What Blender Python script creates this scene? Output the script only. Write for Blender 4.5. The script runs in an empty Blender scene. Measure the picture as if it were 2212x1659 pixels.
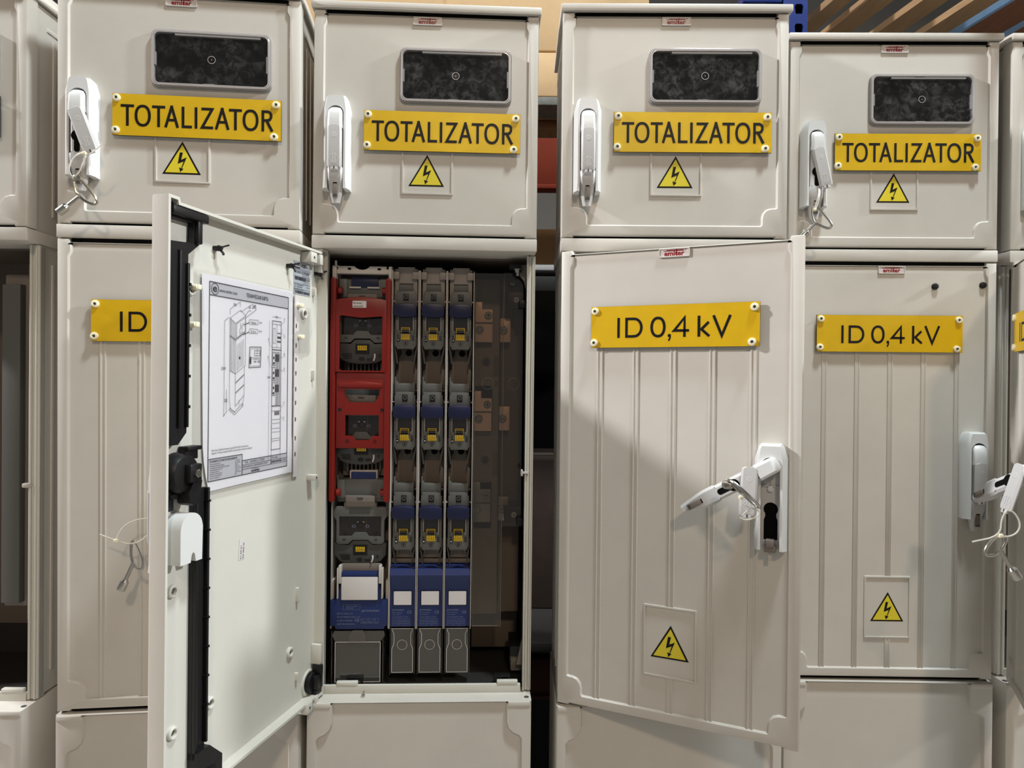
import bpy, bmesh, math, random
from math import sin, cos, pi, radians
from mathutils import Matrix, Vector
from mathutils.geometry import tessellate_polygon

# ------------------------------------------------------------ camera, world, lights, exposure
SC = bpy.context.scene
CZ = 1.684                      # height of the camera above the floor
cd_ = bpy.data.cameras.new('camera'); cam = bpy.data.objects.new('camera', cd_)
SC.collection.objects.link(cam); SC.camera = cam
cd_.sensor_width = 36.0; cd_.lens = 1523.8 / 2212 * 36.0
cd_.clip_start = .05; cd_.clip_end = 60
cam.matrix_world = Matrix.Translation((0, 0, CZ)) @ Matrix.Rotation(pi / 2 - .00533, 4, 'X') @ Matrix.Rotation(.00878, 4, 'Z')

w = bpy.data.worlds.new('world'); SC.world = w; w.use_nodes = True
w.node_tree.nodes['Background'].inputs[0].default_value = (1, .97, .95, 1)
w.node_tree.nodes['Background'].inputs[1].default_value = .195

def lamp(name, loc, target, size, power, col, sizey=None):
    l = bpy.data.lights.new(name, 'AREA'); l.shape = 'RECTANGLE' if sizey else 'DISK'
    l.size = size
    if sizey: l.size_y = sizey
    l.energy = power; l.color = col
    o = bpy.data.objects.new(name, l); SC.collection.objects.link(o)
    o.location = loc
    d = Vector(target) - Vector(loc)
    o.rotation_euler = d.to_track_quat('-Z', 'Y').to_euler()
    return o
for X_, Y_, P_, C_ in ((-5.25, .55, 390, (1, .975, .98)), (.9, .45, 105, (.88, .97, 1)), (5.9, .70, 295, (.98, .985, 1))):      # row of high bays above the aisle
    lamp('high_bay_lamp', (X_, Y_, 4.68), (0, 1.15, 1.5), .34, P_, C_)
lamp('aisle_fill', (.6, -3.8, 5.0), (.2, 1.2, 1.6), .4, 78, (1, .78, .56))  # added weak fill from the front, no fixture behind it
lamp('rack_fill', (.2, 4.6, 5.6), (0, 3.2, 2.8), .8, 50, (1, .93, .82))  # added fill for the upper racking, not an actual fixture
vs = SC.view_settings
vs.view_transform = 'Standard'; vs.look = 'None'; vs.gamma = 1; vs.use_curve_mapping = False
vs.exposure = 0.0

# ------------------------------------------------------------ materials
def lin(c):
    return tuple(((x / 255) / 12.92 if x / 255 <= .04045 else ((x / 255 + .055) / 1.055) ** 2.4) for x in c) + (1,)
def mat(name, rgb, rough=.5, metal=0, mottle=0, mscale=20, bump=0, bscale=200, trans=0, spec=.5, coat=0, stretch=None, ior=1.45, alpha=1):
    m = bpy.data.materials.new(name); m.use_nodes = True
    nt = m.node_tree; b = nt.nodes['Principled BSDF']
    b.inputs['Base Color'].default_value = lin(rgb)
    b.inputs['Roughness'].default_value = rough; b.inputs['Metallic'].default_value = metal
    b.inputs['Specular IOR Level'].default_value = spec; b.inputs['Transmission Weight'].default_value = trans
    b.inputs['Coat Weight'].default_value = coat; b.inputs['IOR'].default_value = ior
    b.inputs['Alpha'].default_value = alpha
    if mottle or bump:
        tc = nt.nodes.new('ShaderNodeTexCoord'); mp = nt.nodes.new('ShaderNodeMapping')
        nt.links.new(tc.outputs['Object'], mp.inputs[0])
        if stretch: mp.inputs['Scale'].default_value = stretch
    if mottle:
        n = nt.nodes.new('ShaderNodeTexNoise'); n.inputs['Scale'].default_value = mscale; n.inputs['Detail'].default_value = 5
        n.inputs['Roughness'].default_value = .6
        nt.links.new(mp.outputs[0], n.inputs['Vector'])
        r = nt.nodes.new('ShaderNodeValToRGB'); c = lin(rgb)
        r.color_ramp.elements[0].position = .32; r.color_ramp.elements[1].position = .7
        r.color_ramp.elements[0].color = tuple(x * (1 - mottle) for x in c[:3]) + (1,)
        r.color_ramp.elements[1].color = tuple(min(1, x * (1 + mottle)) for x in c[:3]) + (1,)
        nt.links.new(n.outputs['Fac'], r.inputs[0]); nt.links.new(r.outputs[0], b.inputs['Base Color'])
    if bump:
        n2 = nt.nodes.new('ShaderNodeTexNoise'); n2.inputs['Scale'].default_value = bscale; n2.inputs['Detail'].default_value = 3
        nt.links.new(mp.outputs[0], n2.inputs['Vector'])
        bu = nt.nodes.new('ShaderNodeBump'); bu.inputs['Strength'].default_value = bump; bu.inputs['Distance'].default_value = .001
        nt.links.new(n2.outputs['Fac'], bu.inputs['Height']); nt.links.new(bu.outputs[0], b.inputs['Normal'])
    return m
def clear(name, tint=(255, 255, 255), gloss=.08, rough=.08, haze=0, hazecol=(200, 200, 200), noise=None):
    """thin clear plastic: see-through plus gloss, with optional dusty haze"""
    m = bpy.data.materials.new(name); m.use_nodes = True; nt = m.node_tree; nt.nodes.clear()
    out = nt.nodes.new('ShaderNodeOutputMaterial'); t = nt.nodes.new('ShaderNodeBsdfTransparent'); g = nt.nodes.new('ShaderNodeBsdfGlossy')
    t.inputs[0].default_value = lin(tint); g.inputs['Roughness'].default_value = rough
    mx = nt.nodes.new('ShaderNodeMixShader')
    lw = nt.nodes.new('ShaderNodeLayerWeight'); lw.inputs[0].default_value = .35
    ma = nt.nodes.new('ShaderNodeMath'); ma.operation = 'MULTIPLY_ADD'; ma.inputs[1].default_value = .45; ma.inputs[2].default_value = gloss
    nt.links.new(lw.outputs['Fresnel'], ma.inputs[0]); nt.links.new(ma.outputs[0], mx.inputs[0])
    nt.links.new(t.outputs[0], mx.inputs[1]); nt.links.new(g.outputs[0], mx.inputs[2])
    last = mx
    if haze or noise:
        d = nt.nodes.new('ShaderNodeBsdfDiffuse'); d.inputs[0].default_value = lin(hazecol)
        m2 = nt.nodes.new('ShaderNodeMixShader'); m2.inputs[0].default_value = haze
        nt.links.new(mx.outputs[0], m2.inputs[1]); nt.links.new(d.outputs[0], m2.inputs[2]); last = m2
        if noise:
            tc = nt.nodes.new('ShaderNodeTexCoord'); n = nt.nodes.new('ShaderNodeTexNoise')
            n.inputs['Scale'].default_value = noise; n.inputs['Detail'].default_value = 9; n.inputs['Roughness'].default_value = .72
            n.inputs['Distortion'].default_value = .55
            r = nt.nodes.new('ShaderNodeValToRGB'); r.color_ramp.elements[0].position = .46; r.color_ramp.elements[1].position = .74
            r.color_ramp.elements[0].color = (haze * .18,) * 3 + (1,); r.color_ramp.elements[1].color = (haze * 3.2,) * 3 + (1,)
            oi = nt.nodes.new('ShaderNodeObjectInfo'); va = nt.nodes.new('ShaderNodeVectorMath'); va.operation = 'ADD'
            nt.links.new(tc.outputs['Object'], va.inputs[0]); nt.links.new(oi.outputs['Location'], va.inputs[1])
            nt.links.new(va.outputs[0], n.inputs['Vector']); nt.links.new(n.outputs['Fac'], r.inputs[0])
            big = nt.nodes.new('ShaderNodeTexNoise'); big.inputs['Scale'].default_value = noise * .28; big.inputs['Detail'].default_value = 2; big.inputs['Distortion'].default_value = .8
            br = nt.nodes.new('ShaderNodeValToRGB'); br.color_ramp.elements[0].position = .36; br.color_ramp.elements[1].position = .64
            br.color_ramp.elements[0].color = (.22, .22, .22, 1)
            mu = nt.nodes.new('ShaderNodeMath'); mu.operation = 'MULTIPLY'
            nt.links.new(va.outputs[0], big.inputs['Vector']); nt.links.new(big.outputs['Fac'], br.inputs[0])
            nt.links.new(r.outputs[0], mu.inputs[0]); nt.links.new(br.outputs[0], mu.inputs[1]); nt.links.new(mu.outputs[0], m2.inputs[0])
    nt.links.new(last.outputs[0], out.inputs[0]); return m

M = dict(
    body=mat('body_plastic', (203, 199, 191), .42, mottle=.035, mscale=9, bump=.03, bscale=900, coat=0),
    inside=mat('inner_plastic', (208, 207, 198), .5, mottle=.02, mscale=8),
    liner=mat('liner_plastic', (98, 88, 79), .6),
    handle=mat('handle_plastic', (216, 218, 218), .32),
    handle2=mat('handle_flap_plastic', (196, 196, 196), .38),
    black=mat('black_plastic', (22, 22, 24), .42, spec=.4),
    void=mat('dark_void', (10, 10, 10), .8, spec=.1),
    yellow=mat('sign_yellow', (212, 172, 12), .4, mottle=.04, mscale=30),
    signedge=mat('sign_core', (40, 40, 35), .6),
    ink=mat('ink_black', (14, 14, 14), .5, spec=.3),
    red_ink=mat('ink_red', (140, 16, 30), .4),
    warn=mat('warning_yellow', (226, 208, 52), .4),
    rivet=mat('cream_nylon', (240, 234, 206), .4),
    tie=mat('tie_nylon', (232, 230, 220), .4, trans=.25),
    steel=mat('zinc_steel', (190, 188, 182), .22, metal=1),
    darksteel=mat('dull_steel', (150, 148, 142), .35, metal=1),
    copper=mat('copper', (228, 196, 176), .35, metal=.15, bump=.2, bscale=60, stretch=(1, 1, 12)),
    badge=mat('badge_white', (214, 206, 204), .3),
    window=clear('smudged_window', (235, 235, 235), .03, .05, .048, (210, 210, 208), 62),
    wframe=mat('clear_frame', (168, 166, 166), .10, trans=.25, spec=.7),
    clearp=clear('clear_plastic', (225, 222, 216), .06, .1, .05, (200, 200, 196)),
    smoke=clear('smoked_plastic', (150, 140, 132), .06, .1, .05, (150, 142, 134)),
    acryl=clear('clear_sheet', (232, 228, 222), .03, .04, .02, (170, 165, 158)),
    sleeve=clear('sleeve_film', (250, 250, 250), .05, .2, .02, (240, 240, 240)),
    blue=mat('blue_plastic', (27, 44, 96), .42),
    darkblue=mat('dark_blue_plastic', (15, 23, 58), .42),
    redp=mat('red_plastic', (124, 22, 14), .38),
    grey=mat('grey_plastic', (92, 92, 89), .45),
    greyd=mat('dark_grey_plastic', (66, 66, 64), .5),
    lgrey=mat('light_grey_plastic', (188, 182, 176), .45),
    head=mat('light_grey_darkened', (130, 122, 116), .45),  # copy of the light grey plastic, darkened to stand for shade
    mgrey=mat('mid_grey_plastic', (118, 110, 103), .5),
    yel=mat('grille_yellow', (196, 160, 26), .45),
    white=mat('white_label', (212, 208, 207), .35),
    wprint=mat('white_print', (118, 126, 150), .5),
    paper=mat('paper', (238, 238, 243), .6),
    band=mat('paper_grey', (196, 197, 204), .6),
    line=mat('print_ink', (44, 44, 52), .6),
    silver=mat('silver_label', (176, 184, 192), .35, metal=.2),
    card=mat('cardboard', (192, 162, 122), .8, mottle=.05, mscale=14, bump=.1, bscale=90),
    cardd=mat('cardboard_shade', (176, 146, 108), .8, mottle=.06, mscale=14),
    wood=mat('pallet_wood', (150, 120, 86), .75, mottle=.16, mscale=9, bump=.3, bscale=60, stretch=(9, .8, 9)),
    wooddark=mat('old_wood', (120, 76, 52), .8, mottle=.12, mscale=9, stretch=(9, .8, 9)),
    rackblue=mat('rack_blue', (18, 42, 106), .35),
    paleblue=mat('worn_blue_paint', (72, 100, 126), .6, mottle=.15, mscale=20),
    rackorange=mat('rack_orange', (104, 38, 20), .8, spec=.2),
    rackshaded=mat('rack_orange_darkened', (60, 20, 14), .5), cardshaded=mat('cardboard_darkened', (42, 28, 20), .8, mottle=.2, mscale=20), shelfd=mat('shelf_dark', (34, 32, 30), .7),  # low beam and deep box: orange and cardboard darkened to stand for shade
    slate=mat('grey_board', (104, 104, 100), .8, mottle=.15, mscale=60, bump=.6, bscale=120),
    concrete=mat('concrete', (150, 146, 138), .7, mottle=.08, mscale=3),
    wallp=mat('wall_paint', (120, 118, 112), .8, mottle=.05, mscale=2),
    ceil=mat('ceiling_metal', (74, 77, 80), .7, mottle=.08, mscale=2),
    beam=mat('beam_metal', (110, 114, 118), .6),
)

# ------------------------------------------------------------ mesh builder
def rrect(x0, x1, z0, z1, r, n=4):
    p = []
    for cx, cz, a in ((x1 - r, z0 + r, -90), (x1 - r, z1 - r, 0), (x0 + r, z1 - r, 90), (x0 + r, z0 + r, 180)):
        for k in range(n + 1):
            t = radians(a + 90 * k / n); p.append((cx + r * cos(t), cz + r * sin(t)))
    return p
def circ(cx, cz, r, n=16, rz=None):
    return [(cx + r * cos(2 * pi * k / n), cz + (rz or r) * sin(2 * pi * k / n)) for k in range(n)]
def area(p):
    return sum(p[i][0] * p[(i + 1) % len(p)][1] - p[(i + 1) % len(p)][0] * p[i][1] for i in range(len(p))) / 2
def inset(p, d):
    s = 1 if area(p) > 0 else -1; n = len(p); out = []
    for i in range(n):
        a, b, c = Vector(p[i - 1]), Vector(p[i]), Vector(p[(i + 1) % n])
        e1 = (b - a).normalized(); e2 = (c - b).normalized()
        n1 = Vector((-e1.y, e1.x)) * s; n2 = Vector((-e2.y, e2.x)) * s
        k = 1 + n1.dot(n2)
        m = (n1 + n2) / max(k, .35)
        out.append((b.x + m.x * d, b.y + m.y * d))
    return out
class MB:
    def __init__(s): s.k = 0; s.dir = -1; s.v = []; s.f = []; s.m = []; s.mats = []; s.X = Matrix.Identity(4)
    def mi(s, m):
        if isinstance(m, str): m = M[m]
        if m not in s.mats: s.mats.append(m)
        return s.mats.index(m)
    def add(s, vs_, fs, m):
        k = len(s.v); i = s.mi(m)
        s.v += [s.X @ Vector(v) for v in vs_]; s.f += [[a + k for a in f] for f in fs]; s.m += [i] * len(fs)
    def box(s, x0, x1, y0, y1, z0, z1, m, b=0):
        if not b:
            s.add([(x, y, z) for x in (x0, x1) for y in (y0, y1) for z in (z0, z1)],
                  [(0, 1, 3, 2), (4, 6, 7, 5), (0, 4, 5, 1), (2, 3, 7, 6), (0, 2, 6, 4), (1, 5, 7, 3)], m); return
        b = min(b, abs(x1 - x0) * .45, abs(y1 - y0) * .45, abs(z1 - z0) * .45)
        bm = bmesh.new(); bmesh.ops.create_cube(bm, size=1)
        for v in bm.verts:
            v.co = Vector(((x0, x1)[v.co.x > 0], (y0, y1)[v.co.y > 0], (z0, z1)[v.co.z > 0]))
        bmesh.ops.bevel(bm, geom=bm.edges[:], offset=b, segments=2, profile=.5, affect='EDGES')
        bm.verts.index_update()
        s.add([v.co.copy() for v in bm.verts], [[v.index for v in f.verts] for f in bm.faces], m); bm.free()
    def cap(s, polys, y, m):
        """polys: outline then holes, in (x,z), at depth y (or list of depths)"""
        allp = [(x, y, z) for p in polys for x, z in p]
        tri = tessellate_polygon([[Vector((x, z, 0)) for x, z in p] for p in polys])
        s.add(allp, [t for t in tri], m)
    def loft(s, loops, m, closed=True):
        n = len(loops[0]); vs_ = [p for l in loops for p in l]; fs = []
        for i in range(len(loops) - 1):
            for j in range(n if closed else n - 1):
                a = i * n + j; b = i * n + (j + 1) % n; fs.append((a, b, b + n, a + n))
        s.add(vs_, fs, m)
    def prism(s, p, y0, y1, m, b=0, holes=(), mside=None):
        """outline p (x,z) from front y0 to back y1, front edge chamfered by b"""
        f = inset(p, b) if b else p
        s.cap([f] + list(holes), y0, m); s.cap([p] + list(holes), y1, mside or m)
        L = [[(x, y0, z) for x, z in f]]
        if b:
            g = inset(p, b * .3); sg = 1 if y1 > y0 else -1
            L.append([(x, y0 + sg * b * .3, z) for x, z in g]); L.append([(x, y0 + sg * b, z) for x, z in p])
        L.append([(x, y1, z) for x, z in p]); s.loft(L, mside or m)
        for h in holes: s.loft([[(x, y0, z) for x, z in h], [(x, y1, z) for x, z in h]], mside or m)
    def lathe(s, c, ax, prof, m, n=16):
        c = Vector(c); q = Vector(ax).normalized(); u = q.orthogonal().normalized(); v = q.cross(u)
        L = [[c + q * t + (u * cos(2 * pi * k / n) + v * sin(2 * pi * k / n)) * max(r, 1e-5) for k in range(n)] for r, t in prof]
        s.loft(L, m)
        s.add(L[0], [tuple(range(n))], m); s.add(L[-1], [tuple(range(n))], m)
    def cyl(s, c, ax, r, h, m, n=16, b=0):
        s.lathe(c, ax, [(r - b, 0), (r, b), (r, h - b), (r - b, h)] if b else [(r, 0), (r, h)], m, n)
    def tube(s, pts, r, m, n=8, closed=False, smooth=2, flat=None):
        P = [Vector(p) for p in pts]
        for _ in range(smooth):
            Q = []; N = len(P)
            rng = range(N if closed else N - 1)
            if not closed: Q.append(P[0])
            for i in rng:
                a, b = P[i], P[(i + 1) % N]; Q += [a.lerp(b, .25), a.lerp(b, .75)]
            if not closed: Q.append(P[-1])
            P = Q
        N = len(P); L = []; up = None
        for i in range(N):
            t = (P[(i + 1) % N] - P[i - 1]) if closed or 0 < i < N - 1 else (P[1] - P[0] if i == 0 else P[-1] - P[-2])
            t.normalize()
            if up is None: up = t.orthogonal().normalized() if abs(t.y) > .9 else (Vector((0, 1, 0)) - t * t.y).normalized()
            up = (up - t * up.dot(t)).normalized(); sd = t.cross(up)
            rr = r if not callable(r) else r(i / (N - 1))
            fl = flat or 1
            L.append([P[i] + (up * cos(2 * pi * k / n) * fl + sd * sin(2 * pi * k / n)) * rr for k in range(n)])
        if closed: L.append(L[0])
        s.loft(L, m)
        if not closed: s.add(L[0], [tuple(range(n))], m); s.add(L[-1], [tuple(range(n))], m)
    def stroke(s, pts, wd, y, m, closed=False):
        n = len(pts); P = [Vector(p) for p in pts]; A = []; B = []; s.k += 1; y += s.dir * 9e-6 * (s.k % 40)
        for i in range(n):
            if closed: a, b, c = P[i - 1], P[i], P[(i + 1) % n]
            else: a, b, c = P[max(i - 1, 0)], P[i], P[min(i + 1, n - 1)]
            e1 = (b - a) if (b - a).length > 1e-9 else (c - b); e2 = (c - b) if (c - b).length > 1e-9 else (b - a)
            e1 = e1.normalized(); e2 = e2.normalized()
            n1 = Vector((-e1.y, e1.x)); n2 = Vector((-e2.y, e2.x)); k = max(1 + n1.dot(n2), .3); mm = (n1 + n2) / k * wd / 2
            A.append((b.x + mm.x, y, b.y + mm.y)); B.append((b.x - mm.x, y, b.y - mm.y))
        fs = [(i, (i + 1) % n, n + (i + 1) % n, n + i) for i in range(n if closed else n - 1)]
        s.add(A + B, fs, m)
    def text(s, body, x, z, h, m, y=0, width=None, align='l', bold=0, mirror=False):
        """cap height h, baseline z; plane y; mirror = reads from behind"""
        vs_, fs, ch = text_geo(body, bold)
        x0 = min(v[0] for v in vs_); x1 = max(v[0] for v in vs_); k = h / ch
        kx = width / (x1 - x0) if width else k; W_ = (x1 - x0) * kx
        off = {'l': 0, 'c': -W_ / 2, 'r': -W_}[align]
        sg = -1 if mirror else 1
        s.add([(x + sg * ((v[0] - x0) * kx + off), y, z + v[1] * k) for v in vs_], fs, m)
    def build(s, name, parent=None, loc=None, smooth=35, recalc=True):
        me = bpy.data.meshes.new(name)
        me.from_pydata([tuple(v) for v in s.v], [], s.f)
        for m in s.mats: me.materials.append(m)
        me.polygons.foreach_set('material_index', s.m)
        bm = bmesh.new(); bm.from_mesh(me)
        bmesh.ops.remove_doubles(bm, verts=bm.verts[:], dist=1e-6)
        bmesh.ops.dissolve_degenerate(bm, edges=bm.edges[:], dist=1e-7)
        if recalc: bmesh.ops.recalc_face_normals(bm, faces=bm.faces[:])
        if smooth:
            for f in bm.faces: f.smooth = True
            lim = radians(smooth)
            for e in bm.edges:
                if len(e.link_faces) != 2 or e.calc_face_angle(9) > lim: e.smooth = False
        bm.to_mesh(me); bm.free()
        return place(name, me, parent, loc)
def place(name, me, parent=None, loc=None):
    o = bpy.data.objects.new(name, me); SC.collection.objects.link(o)
    if parent: o.parent = parent
    if loc: o.location = loc
    return o
_tg = {}
def text_geo(body, bold):
    if (body, bold) not in _tg:
        c = bpy.data.curves.new('text', 'FONT'); c.resolution_u = 2; c.offset = bold
        o = bpy.data.objects.new('text', c)
        c.body = 'H'; mm = o.to_mesh(); ch = max(v.co.y for v in mm.vertices); o.to_mesh_clear()
        c.body = body; mm = o.to_mesh()
        _tg[(body, bold)] = ([(v.co.x, v.co.y) for v in mm.vertices], [tuple(p.vertices) for p in mm.polygons], ch)
        o.to_mesh_clear(); bpy.data.objects.remove(o); bpy.data.curves.remove(c)
    return _tg[(body, bold)]
def thing(name, label, cat, loc=(0, 0, 0), rot=(0, 0, 0), group=None):
    o = bpy.data.objects.new(name, None); SC.collection.objects.link(o); o.empty_display_size = .1
    o.location = loc; o.rotation_euler = rot; return tag(o, label, cat, group)
def tag(o, label, cat, group=None):
    o['label'] = label; o['category'] = cat
    if group: o['group'] = group
    return o
def struct(o): o['kind'] = 'structure'; return o
_cache = {}
def cached(key, name, fn, parent, loc=None, **kw):
    """build once, afterwards share the mesh data"""
    if key in _cache: return place(name, _cache[key], parent, loc)
    mb = MB(); fn(mb); o = mb.build(name, parent, loc, **kw); _cache[key] = o.data; return o

# ------------------------------------------------------------ signs, stickers, badges
MM = .001
def sign_plate(mb, which, y):
    L, H = .275, .070
    mb.box(0, L, y, y + .0024, -H, 0, 'signedge')
    mb.box(0.0002, L - .0002, y - .0004, y, -H + .0002, -.0002, 'yellow')
    yy = y - .0007
    def X(c, o, k): return (c - o) / k * MM
    if which == 'T':
        k = 3.645; o = 442; z1 = -18.0 * MM; z0 = -54.0 * MM; t = 4.5 * MM; z1i = z1 - t / 2; z0i = z0 + t / 2
        x = lambda c: X(c, o, k)
        def T(a, b): c = (a + b) / 2; mb.stroke([(x(a), z1i), (x(b), z1i)], t, yy, 'ink'); mb.stroke([(x(c), z1), (x(c), z0)], t, yy, 'ink')
        def O(a, b): mb.stroke([((x(a) + x(b)) / 2 + (x(b) - x(a) - t) / 2 * (abs(cos(q)) ** .88) * (1 if cos(q) > 0 else -1), (z0 + z1) / 2 + (z1 - z0 - t + .0008) / 2 * (abs(sin(q)) ** .92) * (1 if sin(q) > 0 else -1)) for q in [2 * pi * i / 32 for i in range(32)]], t, yy, 'ink', True)
        def A(a, b):
            c = (x(a) + x(b)) / 2; mb.stroke([(x(a) + t * .5, z0), (c, z1 - .001)], t, yy, 'ink'); mb.stroke([(c, z1 - .001), (x(b) - t * .5, z0)], t, yy, 'ink')
            mb.stroke([(c - t * .52, z1), (c + t * .52, z1)], t * .5, yy, 'ink'); mb.stroke([(x(a) + .0055, z0 + .0125), (x(b) - .0055, z0 + .0125)], t * .95, yy, 'ink')
        T(492, 570); O(573, 668); T(675, 752); A(746, 834)
        mb.stroke([(x(857), z1), (x(857), z0i), (x(910), z0i)], t, yy, 'ink')
        mb.stroke([(x(934), z1), (x(934), z0)], t, yy, 'ink')
        mb.stroke([(x(966), z1i), (x(1030), z1i), (x(970), z0i), (x(1036), z0i)], t, yy, 'ink')
        A(1045, 1134); T(1130, 1208); O(1212, 1308)
        xs = x(1334); mb.stroke([(xs, z1), (xs, z0)], t, yy, 'ink')
        bz = z1i - .0150
        mb.stroke([(xs, z1i), (xs + .0085, z1i), (xs + .0118, z1i - .0016), (xs + .0136, z1i - .0045), (xs + .0136, z1i - .0095), (xs + .0112, bz + .0012), (xs + .007, bz), (xs, bz)], t, yy, 'ink')
        mb.stroke([(xs + .0060, bz), (x(1398) - .002, z0)], t * 1.05, yy, 'ink')
    else:
        k = 4.087; o = 243; z1 = -19.8 * MM; z0 = -53.6 * MM; t = 4.4 * MM; z1i = z1 - t / 2; z0i = z0 + t / 2
        x = lambda c: X(c, o, k)
        mb.stroke([(x(441), z1), (x(441), z0)], t, yy, 'ink')
        xs = x(497); r = x(601)
        mb.stroke([(xs, z1i), (xs + .011, z1i)] + [(r - .0125 + .0125 * cos(q), (z0 + z1) / 2 + (z1i - z0i) / 2 * sin(q)) for q in [radians(75 - 15 * i) for i in range(11)]] + [(xs + .011, z0i), (xs, z0i)], t, yy, 'ink', True)
        a, b = x(662), x(766)
        mb.stroke([((a + b) / 2 + (b - a - t) / 2 * (abs(cos(q)) ** .85) * (1 if cos(q) > 0 else -1), (z0 + z1) / 2 + (z1 - z0 - t + .0006) / 2 * sin(q)) for q in [2 * pi * i / 32 for i in range(32)]], t, yy, 'ink', True)
        mb.cap([circ(x(791), z0 + .0026, .0028, 12)], yy, 'ink'); mb.stroke([(x(796), z0 + .003), (x(795), z0 - .0015), (x(786), z0 - .006)], .0026, yy, 'ink')
        mb.stroke([(x(891), z0), (x(891), z1i), (x(822), z0 + .0105), (x(921), z0 + .0105)], t * .95, yy, 'ink')
        mb.stroke([(x(985), z1), (x(985), z0)], t, yy, 'ink')
        mb.stroke([(x(1048), z0 + .0235), (x(1001), z0 + .0120), (x(1052), z0 + .0006)], t * .95, yy, 'ink')
        mb.stroke([(x(1078), z1), (x(1131), z0 + .0012), (x(1184), z1)], t * .98, yy, 'ink')
def sign(parent, which, u, wv):
    s = cached('sign' + which, 'sign_plate', lambda mb: sign_plate(mb, which, -.0035), parent, (u, 0, wv), smooth=0)
    s['label'] = 'yellow plate reading ' + ('TOTALIZATOR' if which == 'T' else 'ID 0,4 kV')
    def rv(mb):
        mb.lathe((0, -.0040, 0), (0, -1, 0), [(.0064, -.001), (.0066, .001), (.0058, .0035), (.0030, .0042), (.0022, .0026), (.0022, .001)], 'rivet', 18)
        mb.cyl((0, -.0040, 0), (0, -1, 0), .0022, .0022, 'greyd', 10)
        mb.cyl((0, .004, 0), (0, -1, 0), .003, .008, 'rivet', 8)
    for dx, dz in ((.0072, -.0078), (.2668, -.0085), (.0058, -.0615), (.2635, -.0632)):
        cached('rivet', 'rivet', rv, s, (dx, 0, dz))
    return s
def badge(parent, u, wv):
    def f(mb):
        mb.prism(rrect(-.0255, .0255, -.0072, .0072, .0022), .0024, .0045, 'badge')
        mb.prism(rrect(-.0255, .0255, -.0072, .0072, .0022), .0012, .0030, 'body', holes=[rrect(-.0240, .0240, -.0060, .0060, .0015)])
        mb.text('emiter', 0, -.0046, .0078, 'red_ink', .0022, width=.033, align='c', bold=.03)
        mb.box(-.0175, .0165, .0021, .0022, .0026, .0036, 'red_ink'); mb.box(-.0125, .0150, .0021, .0022, .0039, .0047, 'red_ink')
        mb.box(.0032, .0047, .0021, .0022, -.0046, .0056, 'red_ink')
        mb.prism(circ(.0183, .0045, .0009, 10), .0021, .0022, 'red_ink')
    return cached('badge', 'name_badge', f, parent, (u, 0, wv), smooth=0)
def triangle(parent, u, wv, y=.0038, s=1.0):
    def f(mb):
        bx, bz, k = 826, 1197, 3645.0
        g = lambda L: [((a - bx) / k, (bz - b) / k) for a, b in L]
        mb.cap([g([(710, 1197), (940, 1197), (830, 993)])], 0, 'ink')
        mb.cap([g([(727, 1187), (922, 1187), (830, 1014)])], -.0003, 'warn')
        mb.cap([g([(815, 1062), (833, 1062), (823, 1107), (856, 1091), (829, 1158), (824, 1157), (838, 1116), (803, 1132)])], -.0006, 'ink')
        mb.cap([g([(811, 1155), (837, 1163), (818, 1183)])], -.0006, 'ink')
    o = cached('tri', 'warning_sticker', f, parent, (u, y, wv), smooth=0); o.scale = (s, 1, s)
    o['label'] = 'yellow and black high voltage triangle'; return o
def sticker_frame(mb, x0, x1, z0, z1, y=.004):
    r = .0018
    mb.prism(rrect(x0, x1, z0, z1, .002), y - .0024, y + .0005, 'body', b=.0007, holes=[rrect(x0 + .0032, x1 - .0032, z0 + .0032, z1 - .0032, .001)])

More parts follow.
